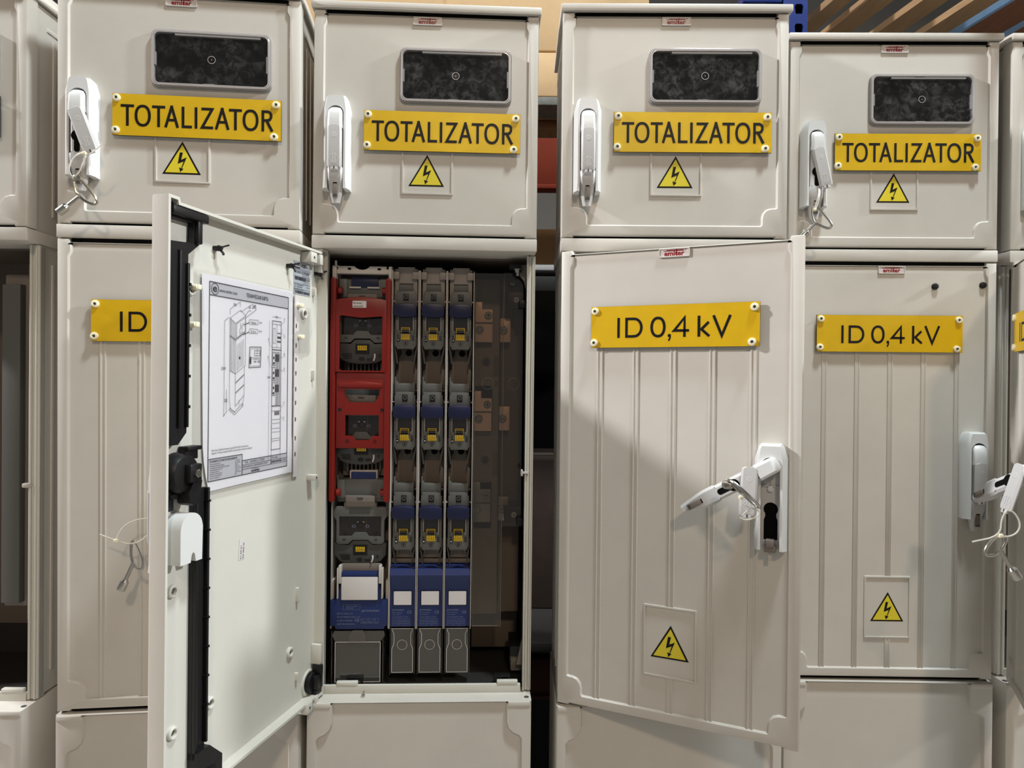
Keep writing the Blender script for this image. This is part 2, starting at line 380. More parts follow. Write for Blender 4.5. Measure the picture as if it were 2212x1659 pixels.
# ------------------------------------------------------------ doors
W = .396
def face_plate(mb, P, R, mtl='body', dep=.004, t=.027, rnd=.005, skin=.009, lip=.004, mback='inside'):
    """P outline (CCW), R open recess path whose two ends meet P's top edge; outer edge rounded, pan-shaped behind"""
    top = max(R[0][1], R[-1][1])
    P1 = inset(P, rnd); P2 = inset(P, rnd * .3)
    def fixtop(Q): return [(x, top - rnd if (abs(z - top) < 1e-4) else z) for x, z in Q]
    zt = top - rnd
    Rr = [(x, min(z, zt)) for x, z in R]
    # split P1 at the notch: corners whose z is close to zt and between R ends are dropped
    xr, xl = R[0][0], R[-1][0]
    i0 = [i for i, (x, z) in enumerate(P1) if z > zt - .0015 and x > xr]
    i1 = [i for i, (x, z) in enumerate(P1) if z > zt - .0015 and x < xl]
    ring = [p for p in P1]
    # P is ordered bottom-left, ..., bottom-right, top right ..., top left ...
    a = max(i0); b = min(i1)
    pol = P1[:a + 1] + Rr + P1[b:]
    mb.cap([pol], 0, mtl)
    closedR = Rr
    Ra = inset(closedR, .0009); Rb = inset(closedR, .0026)
    for Q in (Ra, Rb): Q[0] = (Q[0][0], zt); Q[-1] = (Q[-1][0], zt)
    mb.loft([[(x, 0, z) for x, z in Rr], [(x, dep * .25, z) for x, z in Ra], [(x, dep, z) for x, z in Rb]], mtl, closed=False)
    mb.cap([Rb], dep, mtl)
    mb.add([(Rb[0][0], dep, zt), (Rb[-1][0], dep, zt), (Rb[-1][0], dep + .002, top), (Rb[0][0], dep + .002, top)], [(0, 1, 2, 3)], mtl)
    n = len(P)
    L = [[(x, 0, z) for x, z in P1], [(x, rnd * .3, z) for x, z in P2], [(x, rnd, z) for x, z in P], [(x, t, z) for x, z in P]]
    vs_ = [p for l in L for p in l]; fs = []
    for i in range(3):
        for j in range(n):
            if i == 0 and a <= j < b: continue
            q = i * n + j; q2 = i * n + (j + 1) % n; fs.append((q, q2, q2 + n, q + n))
    mb.add(vs_, fs, mtl)
    Q = inset(P, lip)
    mb.loft([[(x, t, z) for x, z in P], [(x, t, z) for x, z in Q], [(x, skin, z) for x, z in Q]], mback)
    mb.cap([Q], skin, mback)
def door_outline(w0, w1):
    return [(0, w0), (.021, w0), (.022, w0 + .0028), (W - .022, w0 + .0028), (W - .021, w0), (W, w0), (W, w1),
            (W - .020, w1), (W - .0215, w1 - .006), (.0215, w1 - .006), (.020, w1), (0, w1)]
def recess(g0, w1, hg=.031, gu=.026):
    xl, xr = .0175, .3785
    t = w1 - .006
    R = [(xr - .004, t), (xr - .004, w1 - .022), (xr, w1 - .030), (xr, g0 + hg + .002), (xr - .003, g0 + hg), (xr - .012, g0 + hg - .0005),
         (xr - .019, g0 + hg - .003), (xr - .024, g0 + hg - .009), (xr - .026, g0 + hg - .017), (xr - gu, g0 + .003), (xr - gu - .003, g0)]
    return R + [(.396 - x, z) for x, z in reversed(R)]
UB, UT = .2545, .6495
LB, LT = -.5650, .2298
def upper_door(mb):
    face_plate(mb, door_outline(UB, UT), recess(.2752, UT), t=.027)
    sticker_frame(mb, .1550, .2460, .3280, .420)
def rib(mb, x, z0, z1, m='body'):
    pr = [(-.0056, 0), (-.0046, -.0021), (-.0028, -.0023), (-.0018, -.0011), (.0018, -.0011), (.0028, -.0023), (.0046, -.0021), (.0056, 0)]
    mb.loft([[(x + a, .0042 + b, z0 - (.002 if b == 0 else -.001)) for a, b in pr], [(x + a, .0042 + b, z1) for a, b in pr]], m, closed=False)
    mb.add([(x + a, .0042 + b, z0 - (.002 if b == 0 else -.001)) for a, b in pr], [tuple(range(8))], m)
def lower_door(mb):
    face_plate(mb, door_outline(LB, LT), recess(-.5460, LT), t=.027)
    for x in (.0725, .1350, .2605, .3235): rib(mb, x, -.5450, .0900)
    rib(mb, .1975, -.3690, .0900); rib(mb, .1975, -.5450, -.4880)
    sticker_frame(mb, .1525, .2405, -.4880, -.3690)
def meter_window(parent):
    def fr(mb):
        o = rrect(.1505, .3480, .4890, .5860, .012, 6); i1 = rrect(.1565, .3420, .4950, .5800, .009, 6)
        mb.prism(o, -.0042, .0040, 'wframe', b=.0030, holes=[i1])
        mb.stroke(inset(o, .0030), .0009, -.0044, 'badge', True); mb.stroke(inset(i1, -.0012), .0007, -.0044, 'badge', True)  # pale strokes paint bright glints along the clear edges
        for x0, x1, z0, z1 in ((.234, .252, .5795, .5815), (.236, .254, .4930, .4950), (.1562, .1590, .526, .546), (.3395, .3422, .520, .546), (.190, .330, .5770, .5788)):
            mb.box(x0, x1, -.0035, .0020, z0 - .001, z1 + .001, 'wframe')
    f = cached('wframe', 'window_frame', fr, parent)
    def pn(mb):
        mb.cap([rrect(.1560, .3425, .4945, .5805, .009, 6)], -.0010, 'window')
        mb.stroke(circ(.2490, .5380, .0062, 20), .0006, -.0013, 'badge', True); mb.cap([circ(.2490, .5380, .0007, 8)], -.0013, 'badge')
    def bk(mb): mb.cap([rrect(.1552, .3432, .4938, .5812, .009, 6)], .0032, 'void')  # flat black patch painted in for the shaded hollow
    p = cached('wpane', 'window_pane', pn, parent, recalc=False)
    b = cached('wback', 'window_dark_patch', bk, parent)
    f['label'] = 'clear rounded inspection window frame'; p['label'] = 'smudged clear pane'; b['label'] = 'flat black patch standing in for the dark hollow behind the pane'
    return f

# ------------------------------------------------------------ swing handle: origin = top centre of its base plate
def h_plate(mb, openm):
    P = [(-.0160, 0), (.0160, 0), (.0185, -.0040), (.0236, -.022), (.0236, -.163), (-.0236, -.163), (-.0236, -.022), (-.0185, -.004)]
    F = [(-.0125, -.0022), (.0125, -.0022), (.0148, -.006), (.0166, -.024), (.0166, -.150), (.0236, -.163), (-.0236, -.163), (-.0166, -.150), (-.0166, -.024), (-.0148, -.006)]
    P = P[::-1]; F = F[::-1]
    Pp = [(-.0185, -.004), (-.0236, -.022), (-.0236, -.1600), (-.0236, -.163), (.0236, -.163), (.0236, -.1600), (.0236, -.022), (.0185, -.004), (.0150, 0), (-.0150, 0)]
    Fp = [(-.0145, -.007), (-.0172, -.025), (-.0172, -.148), (-.0185, -.162), (.0185, -.162), (.0172, -.148), (.0172, -.025), (.0145, -.007), (.0125, -.0025), (-.0125, -.0025)]
    ch = [(.0138, -.1622)] + [(.0138 * cos(radians(q)), -.0333 + .0138 * sin(radians(q))) for q in range(0, 181, 15)] + [(-.0138, -.1622)]   # channel, open at the bottom
    Fp = [(x, -.1622 if z < -.16 else z) for x, z in Fp]; Fp = Fp[4:] + Fp[:4]; Pp = Pp[4:] + Pp[:4]
    mb.cap([Fp + ch[::-1]], -.0215, 'handle')
    mb.loft([[(x, -.0215, z) for x, z in Fp], [(x * 1.06, -.0195, z) for x, z in Fp], [(x, -.0120, z) for x, z in Pp], [(x, .004, z) for x, z in Pp]], 'handle', closed=False)
    mb.loft([[(x, -.0215, z) for x, z in ch], [(x, -.006, z) for x, z in ch]], 'handle2', closed=False)
    mb.cap([ch], -.006, 'handle2')
    for sx in (-1, 1): mb.add([(sx * .0138, -.0215, -.1622), (sx * .0190, -.0215, -.1622), (sx * .0236, -.012, -.163), (sx * .0236, .004, -.163), (sx * .0138, .004, -.163)], [(0, 1, 2, 3, 4)], 'handle')
    if openm:
        kh = [(-.010, -.148), (.010, -.148), (.010, -.118), (.008, -.112)] + [(.0105 * cos(radians(a)), -.101 + .0105 * sin(radians(a))) for a in range(-40, 221, 20)] + [(-.008, -.112), (-.010, -.118)]
        mb.cap([kh], -.0064, 'void')
        mb.cyl((0, -.006, -.069), (0, -1, 0), .0045, .004, 'handle', 16)
        mb.box(-.0138, .0138, -.0085, -.006, -.0660, -.0645, 'handle2'); mb.box(-.0006, .0006, -.0085, -.006, -.066, -.04, 'handle2')
        mb.box(-.0060, .0060, -.020, -.006, -.158, -.146, 'mgrey', .001); mb.box(-.0085, .0085, -.018, -.006, -.166, -.156, 'mgrey', .001)
        mb.box(-.0030, .0030, -.012, -.008, -.180, -.160, 'lgrey', .001)
    mb.cyl((0, -.0066, -.0330), (0, -1, 0), .0128, .0002, 'void', 24)
def h_lever(mb, keyhole):
    """points down from pivot (0,0); outward is -y"""
    # knuckle: lofted sections going down
    def sec(z, hw, y0, y1, c=.0035):
        return [(-hw, y1, z), (-hw, y0 + c, z), (-hw + c * 1.1, y0, z), (hw - c * 1.1, y0, z), (hw, y0 + c, z), (hw, y1, z)]
    L = [sec(.0095, .0050, -.022, -.010), sec(.0080, .0088, -.0250, -.010), sec(.0030, .0118, -.0285, -.010), sec(-.0040, .0122, -.0300, -.010), sec(-.0140, .0122, -.0315, -.012), sec(-.0270, .0128, -.0310, -.012)]
    mb.loft(L, 'handle'); mb.add(L[0], [tuple(range(6))], 'handle'); mb.add(L[-1], [tuple(range(6))], 'handle')
    L = [sec(-.0270, .0118, -.0235, -.012), sec(-.0920, .0118, -.0235, -.012), sec(-.0950, .0135, -.0245, -.012), sec(-.1120, .0135, -.0235, -.010), sec(-.1210, .0124, -.0200, -.008), sec(-.1450, .0085, -.0150, -.007), sec(-.1530, .0068, -.0150, -.008)]
    mt = 'handle2'
    mb.loft(L, mt); mb.add(L[0], [tuple(range(6))], mt); mb.add(L[-1], [tuple(range(6))], mt)
    mb.box(-.0042, .0042, -.0205, -.0165, -.1440, -.1180, 'mgrey', .0008); mb.box(-.0034, .0034, -.0207, -.0196, -.1210, -.1188, 'void'); mb.box(-.0032, .0032, -.0208, -.0196, -.1430, -.1395, 'greyd')
    if keyhole:
        mb.cyl((0, -.0232, -.0660), (0, -1, 0), .0092, .0006, 'void', 20); mb.prism(rrect(-.0046, .0046, -.0930, -.066, .0044), -.0239, -.0234, 'void')
        for sx in (-1, 1): mb.cyl((sx * .0083, -.0232, -.0945), (0, -1, 0), .0021, .0006, 'greyd', 12)
def h_flap(mb):
    """points down from (0,0)"""
    def sec(z, hw, y0, y1, c=.003):
        return [(-hw, y1, z), (-hw, y0 + c, z), (-hw + c, y0, z), (hw - c, y0, z), (hw, y0 + c, z), (hw, y1, z)]
    n = 7; top = []
    L = [sec(.0035, .0075, -.0290, -.0240), sec(0.0010, .0118, -.0292, -.0240), sec(-.0040, .0124, -.0292, -.0240), sec(-.0640, .0124, -.0285, -.0238), sec(-.0690, .0118, -.0275, -.0238)]
    mb.loft(L, 'handle2'); mb.add(L[0], [tuple(range(6))], 'handle2'); mb.add(L[-1], [tuple(range(6))], 'handle2')
    mb.box(-.0062, .0062, -.0275, -.0238, -.0745, -.068, 'handle2', .001); mb.box(-.0010, .0010, -.0280, -.0272, -.0725, -.0680, 'greyd')
    y = -.0293; t = .0006
    for c in ([(-.0028, -.0465), (-.0088, -.0540), (-.0028, -.0620)], [(-.0014, -.0465), (.0014, -.0465), (.0014, -.0620), (-.0014, -.0620)], [(.0028, -.0465), (.0088, -.0540), (.0028, -.0620)]):
        mb.stroke(c, t, y, 'handle', True)
    mb.lathe((0, -.0290, -.0150), (0, -1, 0), [(.0055, 0), (.0040, .0003), (.002, .0001)], 'handle2', 16)
def handle(parent, u, wv, mode='closed', swing=0, tilt=0, flap=0, out=0):
    """mode closed / open; swing = lever angle, tilt = outward lean, flap = angle of the cover flap"""
    op = mode == 'open'
    cached('plate%d' % op, 'handle_plate', lambda mb: h_plate(mb, op), parent, (u, 0, wv))
    key = op or flap != 0
    lv = cached('lever%d' % key, 'handle_lever', lambda mb: h_lever(mb, key), parent)
    fl = cached('flap', 'handle_flap', h_flap, parent)
    B = Matrix.Translation((u, -.0 - out, wv - .0330)) @ Matrix.Rotation(swing, 4, 'Y') @ Matrix.Rotation(tilt, 4, 'X')
    lv.matrix_local = B
    fl.matrix_local = B @ Matrix.Translation((0, -.0030, -.0400 if op else -.0262)) @ Matrix.Rotation(flap, 4, 'Y') @ Matrix.Translation((0, 0, .012 if op else 0))
    return lv, fl

# ------------------------------------------------------------ cabinet shell
def upper_housing(mb):
    mb.box(.003, W - .003, .0275, .244, .2540, .6480, 'body')
    for sx, s in ((.003, -1), (W - .003, 1)):
        for y in (.075, .115, .155, .195):
            mb.box(sx - .002, sx + .002, y - .004, y + .004, .285, .600, 'body', .001)
        mb.box(sx - .0015, sx + .0015, .055, .225, .610, .618, 'body', .001)
def upper_gap_shade(mb): mb.box(.0225, .3735, .004, .0276, .6442, .6505, 'void')  # this and the next three: black strips standing in for shade in gaps
def bottom_gap_shade(mb): mb.box(.0225, .3735, .006, .0276, .2530, .2572, 'void')
def lower_gap_shade(mb): mb.box(.0225, .3735, .004, .0276, .2242, .2308, 'void')
def sill_gap_shade(mb): mb.box(.0225, .3735, .006, .0276, -.5660, -.5624, 'void')
def crossbar(mb):
    mb.box(-.0005, W + .0005, .0, .245, .2306, .2532, 'body', .0020)
def roof_cap(mb):
    pr = [(-.0055, .6500), (-.0055, .6590), (-.0035, .6620), (.060, .6700), (.248, .6700), (.248, .6500)]
    L = [[(x + (b if k == 0 else -b), y, z - (abs(b) if z > .655 else 0)) for y, z in pr] for k, (x, b) in enumerate([(-.003, 0), (W + .003, 0)])]
    mb.loft(L, 'body'); [mb.add(l, [tuple(range(6))], 'body') for l in L]
    mb.box(-.004, W + .004, -.0062, .249, .6503, .6622, 'body', .0022)
def lower_closed(mb):
    mb.box(.003, W - .003, .0275, .244, -.5655, .2310, 'body')
    for sx in (.003, W - .003):
        for y in (.075, .115, .155, .195): mb.box(sx - .002, sx + .002, y - .004, y + .004, -.53, .200, 'body', .001)
def lower_open(mb):
    y0 = .036; b, t = -.5655, .2312
    mb.box(.003, .007, y0, .244, b, t, 'body'); mb.box(W - .007, W - .003, y0, .244, b, t, 'body')
    mb.box(.003, W - .003, .240, .244, b, t, 'liner'); mb.box(.007, .0075, y0 + .004, .240, b, t, 'liner'); mb.box(W - .0075, W - .007, y0 + .004, .240, b, t, 'liner')
    mb.box(.007, W - .007, .080, .240, t - .004, t - .0005, 'liner')
    for sx in (.003, W - .003):
        for y in (.075, .115, .155, .195): mb.box(sx - .002, sx + .002, y - .004, y + .004, -.53, .200, 'body', .001)
def floor_shade_sheet(mb):  # dark sheet standing in for shade down in the open pedestal
    mb.box(.0076, W - .0076, .050, .2395, -.5650, -.5625, 'shelfd'); mb.box(.0076, W - .0076, .236, .2395, -.5625, -.5050, 'shelfd')
def frame_post(mb):
    for x0, x1, y in ((-.0075, -.0045, .0300), (-.0040, .0015, .0335), (.0020, .0048, .0310), (.0052, .0078, .0330)):
        mb.box(x0, x1, y, .052, -.566, .2285, 'inside', .0008)
    mb.box(-.0075, .0078, .037, .050, -.566, .2285, 'inside')
def pedestal(mb):
    b, t = -1.6805, -.5690
    P = [(0, b), (W, b), (W, t), (0, t)]
    R = [(.3530, t), (.3530, t - .036), (.3560, t - .048), (.3640, t - .056), (.3750, t - .061), (.3795, t - .067), (.3800, t - .080), (.3800, b + .03)]
    R = R + [(W - x, z) for x, z in reversed(R)]
    mb.X = Matrix.Translation((0, -.004, 0))
    face_plate(mb, P, R, dep=.007, t=.249, rnd=.004, skin=.016, lip=.004, mback='body')
    mb.X = Matrix.Identity(4)
    for u0, u1 in ((.002, .042), (.354, .394)): mb.box(u0, u1, -.0055, .01, t - .0105, t - .001, 'body', .002)
    for u in (.388, .008): mb.cyl((u, .012, t - .0005), (0, 0, 1), .0045, .0008, 'greyd', 14)
def sill(mb):
    mb.box(.018, W - .018, .031, .037, -.5690, -.5535, 'inside', .001)
    for u in (.045, .335): mb.box(u, u + .038, .030, .040, -.5545, -.5475, 'inside', .0015)
CAB = {'A': (-1.224, 1.2, .0, 0, 0), 'B': (-.7615, 1.1789, .1089, .0016, -.0044), 'C': (-.3545, 1.2387, .0471, -.0006, .0029),
       'D': (.0837, 1.2402, -.0097, -.0026, .001), 'E': (.5236, 1.3451, -.0134, .0016, .0004), 'F': (.9420, 1.338, -.01, .001, .0)}
LAB = {'A': 'grey electrical cabinet cut off by the left edge, its lower compartment open',
       'B': 'grey electrical cabinet standing behind the widest-swung door with the taped technical sheet',
       'C': 'grey electrical cabinet with red and blue fuse switches showing in its open lower compartment',
       'D': 'grey electrical cabinet with its ID 0,4 kV door ajar and handle pulled out',
       'E': 'grey electrical cabinet fully closed, two black studs beside its lower name badge',
       'F': 'grey electrical cabinet cut off by the right edge, its lower door swung outward'}
def setm(c, u, d, wv):
    """world point for cabinet-local (u, depth, height above camera)"""
    x, y, yaw, z, lr = CAB[c]
    return CABO[c].matrix_world @ Vector((u, d, wv + CZ))
CABO = {}
SIGNPOS = {'A': (.078, .4735), 'B': (.0898, .4734), 'C': (.0894, .4728), 'D': (.0903, .4736), 'E': (.0847, .4719), 'F': (.088, .4730)}
LOWS = {'B': (.0565, .1275), 'C': (.057, .128), 'D': (.0581, .1294), 'E': (.0545, .1281), 'F': (.057, .1285), 'A': (.057, .128)}
for c in 'ABCDEF':
    x, y, yaw, z, lr = CAB[c]
    x -= CZ * lr
    o = thing('electrical_cabinet', LAB[c], 'electrical cabinet', (x, y, max(z, -.003)), (0, lr, yaw), 'row of grey electrical cabinets')
    CABO[c] = o; L0 = (0, 0, CZ)
    opened = c in 'ACDF'
    cached('uh', 'upper_housing', upper_housing, o, L0); cached('xb', 'crossbar', crossbar, o, L0)
    cached('cap', 'roof_cap', roof_cap, o, L0); cached('ped', 'pedestal', pedestal, o, L0)
    lh = cached('lo%d' % opened, 'lower_housing', lower_open if opened else lower_closed, o, L0)
    if opened:
        cached('sill', 'sill', sill, o, L0); cached('ifl', 'floor_shade_sheet', floor_shade_sheet, o, L0)
        cached('post', 'frame_post', frame_post, o, (.389, 0, CZ))
        cached('post', 'frame_post', frame_post, o, (.0135, 0, CZ))
    cached('ug', 'gap_shade_strip', upper_gap_shade, o, L0); cached('bg', 'gap_shade_strip', bottom_gap_shade, o, L0)
    if not opened: cached('lg', 'gap_shade_strip', lower_gap_shade, o, L0); cached('sg', 'gap_shade_strip', sill_gap_shade, o, L0)
    ud = cached('ud', 'upper_door', upper_door, o, L0)
    meter_window(ud); badge(ud, .1985, .6345); sign(ud, 'T', *SIGNPOS[c]); triangle(ud, .1990, .3432)
    mode = {'B': dict(flap=radians(-20)), 'E': dict(flap=radians(-13))}.get(c, {})
    handle(ud, .0436, .4925, 'closed', **mode)
    if c == 'A': continue
    ld = cached('ld', 'lower_door', lower_door, o, L0)
    if c == 'D': ld.rotation_euler = (0, 0, -.4145)
    if c == 'C': ld.location = (-.002, .032, CZ); ld.rotation_euler = (0, 0, -1.87)
    if c == 'F': ld.location = (.004, .004, CZ); ld.rotation_euler = (0, 0, -2.0)
    badge(ld, .1975, .2150); sign(ld, 'I', *LOWS[c]); triangle(ld, .1970, -.4560)
    if c in 'CE': handle(ld, .352, -.0920, 'closed')
    if c in 'BDF': handle(ld, .352, -.0920, 'open', swing=radians(60), tilt=radians(-12 if c != 'F' else -30), flap=radians(-57), out=.002)
    if c == 'E':
        for u, wv in ((.280, .184), (.370, .187)):
            s_ = cached('stud', 'black_stud', lambda mb: mb.lathe((0, .004, 0), (0, -1, 0), [(.0060, 0), (.0062, .003), (.0050, .0055), (.001, .0066)], 'black', 18), ld, (u, 0, wv))
    if c == 'C': DOORC = ld
bpy.context.view_layer.update()
exec_parts = []

# ------------------------------------------------------------ inner face of the wide open door (u from hinge, seen from behind: larger u = left)
S0 = .009     # depth of the inner skin
def pin(name, fn, label=None, loc=(0, 0, 0)):
    mb = MB(); fn(mb); o = mb.build(name, DOORC, loc)
    if label: o['label'] = label
    return o
def lockbar_top(mb):
    P = [(.3850, .2230), (.3700, .2230), (.3690, .2160), (.3190, .2165), (.3190, .2080), (.3250, .2070), (.3260, .1880), (.3290, .1780), (.3500, .1620), (.3505, -.0720), (.3660, -.0870), (.3880, -.0870), (.3880, -.060), (.3860, .1740), (.3420, .1780), (.3400, .1860), (.3400, .2050), (.3850, .2040)]
    mb.prism(P[::-1], S0 + .010, S0 + .0005, 'black')
    mb.box(.3190, .3860, S0 + .004, S0 + .018, .2075, .2190, 'black', .002)
    mb.box(.3290, .3380, S0 + .002, S0 + .016, .178, .212, 'black', .002)
    mb.box(.3508, .3545, S0 + .010, S0 + .014, -.065, .150, 'black', .0008); mb.box(.3650, .3690, S0 + .010, S0 + .014, -.065, .165, 'black', .0008)
    for z in (.12, .08, .04, .0, -.04): mb.box(.3500, .3530, S0 + .010, S0 + .0155, z, z + .004, 'black')
def lockbar_low(mb):
    mb.box(.3060, .3320, S0 + .0005, S0 + .007, -.5150, -.1500, 'black')
    mb.box(.3060, .3100, S0 + .007, S0 + .013, -.5000, -.1500, 'black', .0008); mb.box(.3280, .3320, S0 + .007, S0 + .013, -.5150, -.1500, 'black', .0008)
    for z in (-.17, -.21, -.25, -.29, -.33, -.37, -.41, -.45): mb.box(.3060, .3110, S0 + .006, S0 + .0145, z, z + .003, 'black')
    mb.prism([(.3320, -.505), (.3320, -.530), (.2930, -.536), (.2930, -.5560), (.2790, -.5560), (.2790, -.5300), (.3060, -.5050)][::-1] if False else [(.3060, -.5050), (.2790, -.5300), (.2790, -.5560), (.2930, -.5560), (.2930, -.5360), (.3320, -.5300), (.3320, -.505)], S0 + .016, S0 + .0005, 'black', b=0)
def latch(mb):
    mb.lathe((.3600, S0, -.1250), (0, 1, 0), [(.0275, 0), (.0275, .006), (.0262, .008), (.0262, .014), (.0230, .019), (.010, .021)], 'black', 32)
    mb.box(.3440, .3660, S0 + .018, S0 + .030, -.1360, -.1120, 'black', .002)
    mb.box(.3300, .3540, S0 + .001, S0 + .012, -.1080, -.0920, 'black', .001); mb.box(.3270, .3540, S0 + .001, S0 + .016, -.0960, -.0905, 'black', .001)
    mb.prism([(.3390, -.1350), (.3540, -.1330), (.3640, -.1500), (.3610, -.1630), (.3540, -.1670), (.3460, -.1650), (.3430, -.1560)], S0 + .026, S0 + .006, 'black', b=0)
    mb.prism([(.3400, -.130), (.3480, -.1480), (.3660, -.1480), (.3800, -.1520), (.376, -.1560), (.340, -.158)][::-1], S0 + .010, S0 + .001, 'black')
    mb.box(.3700, .3860, S0 + .001, S0 + .008, -.172, -.115, 'black', .001)
def latch_bolt(mb):
    mb.cyl((.3560, S0 + .028, -.1240), (0, 1, 0), .0070, .0012, 'steel', 20)
    mb.cyl((.3560, S0 + .029, -.1240), (0, 1, 0), .0056, .0060, 'steel', 6, b=.0006)
def lever_cover(mb):
    P = [(.3440 + 0, -.2400), (.3560, -.2400)] + [(.3580, -.2300), (.3610, -.2270), (.3640, -.2300)] + [(.3660, -.2400), (.3850, -.2400), (.3850, -.1960)] + [(.3640 + .0205 * cos(a), -.1960 + .0205 * sin(a)) for a in [radians(15 * i) for i in range(1, 12)]] + [(.3430, -.1960)]
    mb.prism([(x - .006, z) for x, z in P], S0 + .026, S0 + .0005, 'handle', b=0)
def pegs(mb):
    mb.lathe((0, S0, 0), (0, 1, 0), [(.0088, 0), (.0086, .004), (.0070, .0052), (.0052, .0048), (.0046, .0010)], 'inside', 20)
    mb.cyl((0, S0 + .0004, 0), (0, 1, 0), .0045, .0006, 'greyd', 14)
def brackets(mb, k):
    b = .0012
    for u, z in ((.040, .2170), (.040, -.560))[k:k + 1]:
        mb.box(u, u + .0200, S0, S0 + .020, z - .017, z + .001, 'inside', b); mb.box(u - .010, u, S0, S0 + .008, z - .017, z - .010, 'inside', b); mb.box(u - .020, u - .010, S0, S0 + .020, z - .017, z + .001, 'inside', b)
        mb.cyl((u + .010, S0 + .0199, z - .008), (0, 1, 0), .0024, .0004, 'greyd', 10)
    if k == 2: mb.box(.006, .016, S0, S0 + .014, .188, .215, 'inside', b)
    if k == 3: mb.box(.022, .036, S0, S0 + .016, -.178, -.168, 'inside', b); mb.cyl((.029, S0 + .0159, -.173), (0, 1, 0), .002, .0003, 'greyd', 8)
    if k == 4: mb.box(.006, .014, S0, S0 + .018, -.508, -.473, 'inside', b)
def door_keeper(mb):
    mb.lathe((.022, S0, -.5380), (0, 1, 0), [(.0230, 0), (.0230, .003), (.0195, .0030), (.0195, .001)], 'inside', 28)
    mb.cyl((.0200, S0, -.5380), (0, 1, 0), .0180, .0100, 'black', 24, b=.001)
    mb.box(.0090, .0160, S0 + .004, S0 + .022, -.5250, -.5080, 'black', .001); mb.box(.0020, .0090, S0 + .001, S0 + .018, -.5500, -.5150, 'black', .001)
    mb.box(.0130, .0260, S0 + .008, S0 + .020, -.5480, -.5250, 'black', .002); mb.box(.0040, .0220, S0 + .002, S0 + .016, -.5600, -.5500, 'black', .001)
pin('lock_bar', lockbar_top, 'black upper locking bar'); pin('lock_bar', lockbar_low, 'black lower locking bar'); pin('latch_disc', latch, 'round black latch cam')
pin('latch_bolt', latch_bolt, 'shiny hexagon bolt'); pin('lever_cover', lever_cover, 'arch-shaped pale cover'); 
for u, z in ((.367, .158), (.366, -.029), (.364, -.278), (.362, -.464), (.335, .118), (.052, .112), (.085, -.461), (.288, -.457)):
    cached('boss', 'screw_boss', pegs, DOORC, (u, 0, z))
for u, z, l in ((.020, .158, .012), (.020, .013, .016), (.064, -.360, .022), (.064, -.506, .011)):
    pin('moulded_peg', lambda mb: mb.prism(rrect(u - .0020, u + .0030, z - l, z + .003, .002, 3), S0 + .006, S0, 'inside'))
for k in range(5): pin('hinge_bracket', lambda mb: brackets(mb, k))
pin('door_keeper', door_keeper, 'black plastic door keeper')
def black_clip(mb):
    mb.box(-.0045, .0045, .0, .006, -.0030, .0030, 'black', .001); mb.lathe((0, .004, 0), (0, 1, 0), [(.0036, 0), (.0045, .003), (.003, .008)], 'black', 12)
    mb.tube([(.006, .004, -.003), (0, .010, .001), (-.008, .018, .0055)], .0012, 'black', 6, smooth=1); mb.tube([(0, .006, 0), (-.003, .012, -.006), (-.002, .013, -.009)], .0018, 'black', 6, smooth=1)
for u, z in ((.285, .182), (.101, .187), (.012, .187)):
    o = cached('clip', 'black_clip', black_clip, DOORC, (u, S0, z))
def rating_label(mb):
    x = lambda u: u
    mb.box(.0300, .0830, S0 + .0003, S0 + .0006, .1435, .2000, 'silver'); y = S0 + .0009
    T = lambda s, u, z, h, wd=None, b=.01: mb.text(s, u, z, h, 'line', y, width=wd, bold=b, mirror=True)
    T('emiter', .0810, .1925, .0050, .017, .02); mb.box(.0640, .0810, y - .0002, y, .1875, .1900, 'line')
    T('CE', .0570, .1905, .0055, .010, .0); T('2021', .0440, .1915, .0020)
    for z in (.1860, .1835, .1740, .1620, .1530, .1500): mb.box(.0305, .0825, y - .0002, y, z, z + .0004, 'line')
    T('ZK-RSN-21-772509', .0810, .1798, .0032, .046)
    random.seed(3); u = .0800
    while u > .046: wd = random.choice((.0004, .0008, .0012)); mb.box(u - wd, u, y - .0002, y, .1680, .1735, 'line'); u -= wd + random.choice((.0005, .0008))
    T('Un 230/400 V', .0815, .1590, .0020, .030); T('Ue~ 500/690V', .0815, .1555, .0020, .026); T('In=1250 A IP54', .0815, .1512, .0020, .028)
    T('21.03.24', .0420, .1700, .0022, .010); T('IK 10', .0420, .1570, .002, .009)
    u = .0790
    while u > .033: wd = random.choice((.0004, .0008, .0013)); mb.box(u - wd, u, y - .0002, y, .1455, .1495, 'line'); u -= wd + random.choice((.0005, .0009))
pin('rating_label', rating_label, 'small silver label with bar codes')
def lot_label(mb):
    mb.X = Matrix.Translation((.2165, 0, -.2570)) @ Matrix.Rotation(radians(-5), 4, 'Y')
    mb.box(-.0075, .0075, S0 + .0003, S0 + .0005, -.0155, .0155, 'white'); y = S0 + .0008
    random.seed(5)
    mb.X = mb.X @ Matrix.Rotation(radians(90), 4, 'Y')
    mb.text('21.03.21', .0145, .0010, .0030, 'line', y, width=.020, mirror=True); mb.text('204 4090 99', .0145, -.0050, .0030, 'line', y, width=.024, mirror=True)
pin('lot_label', lot_label, 'tiny white printed label')

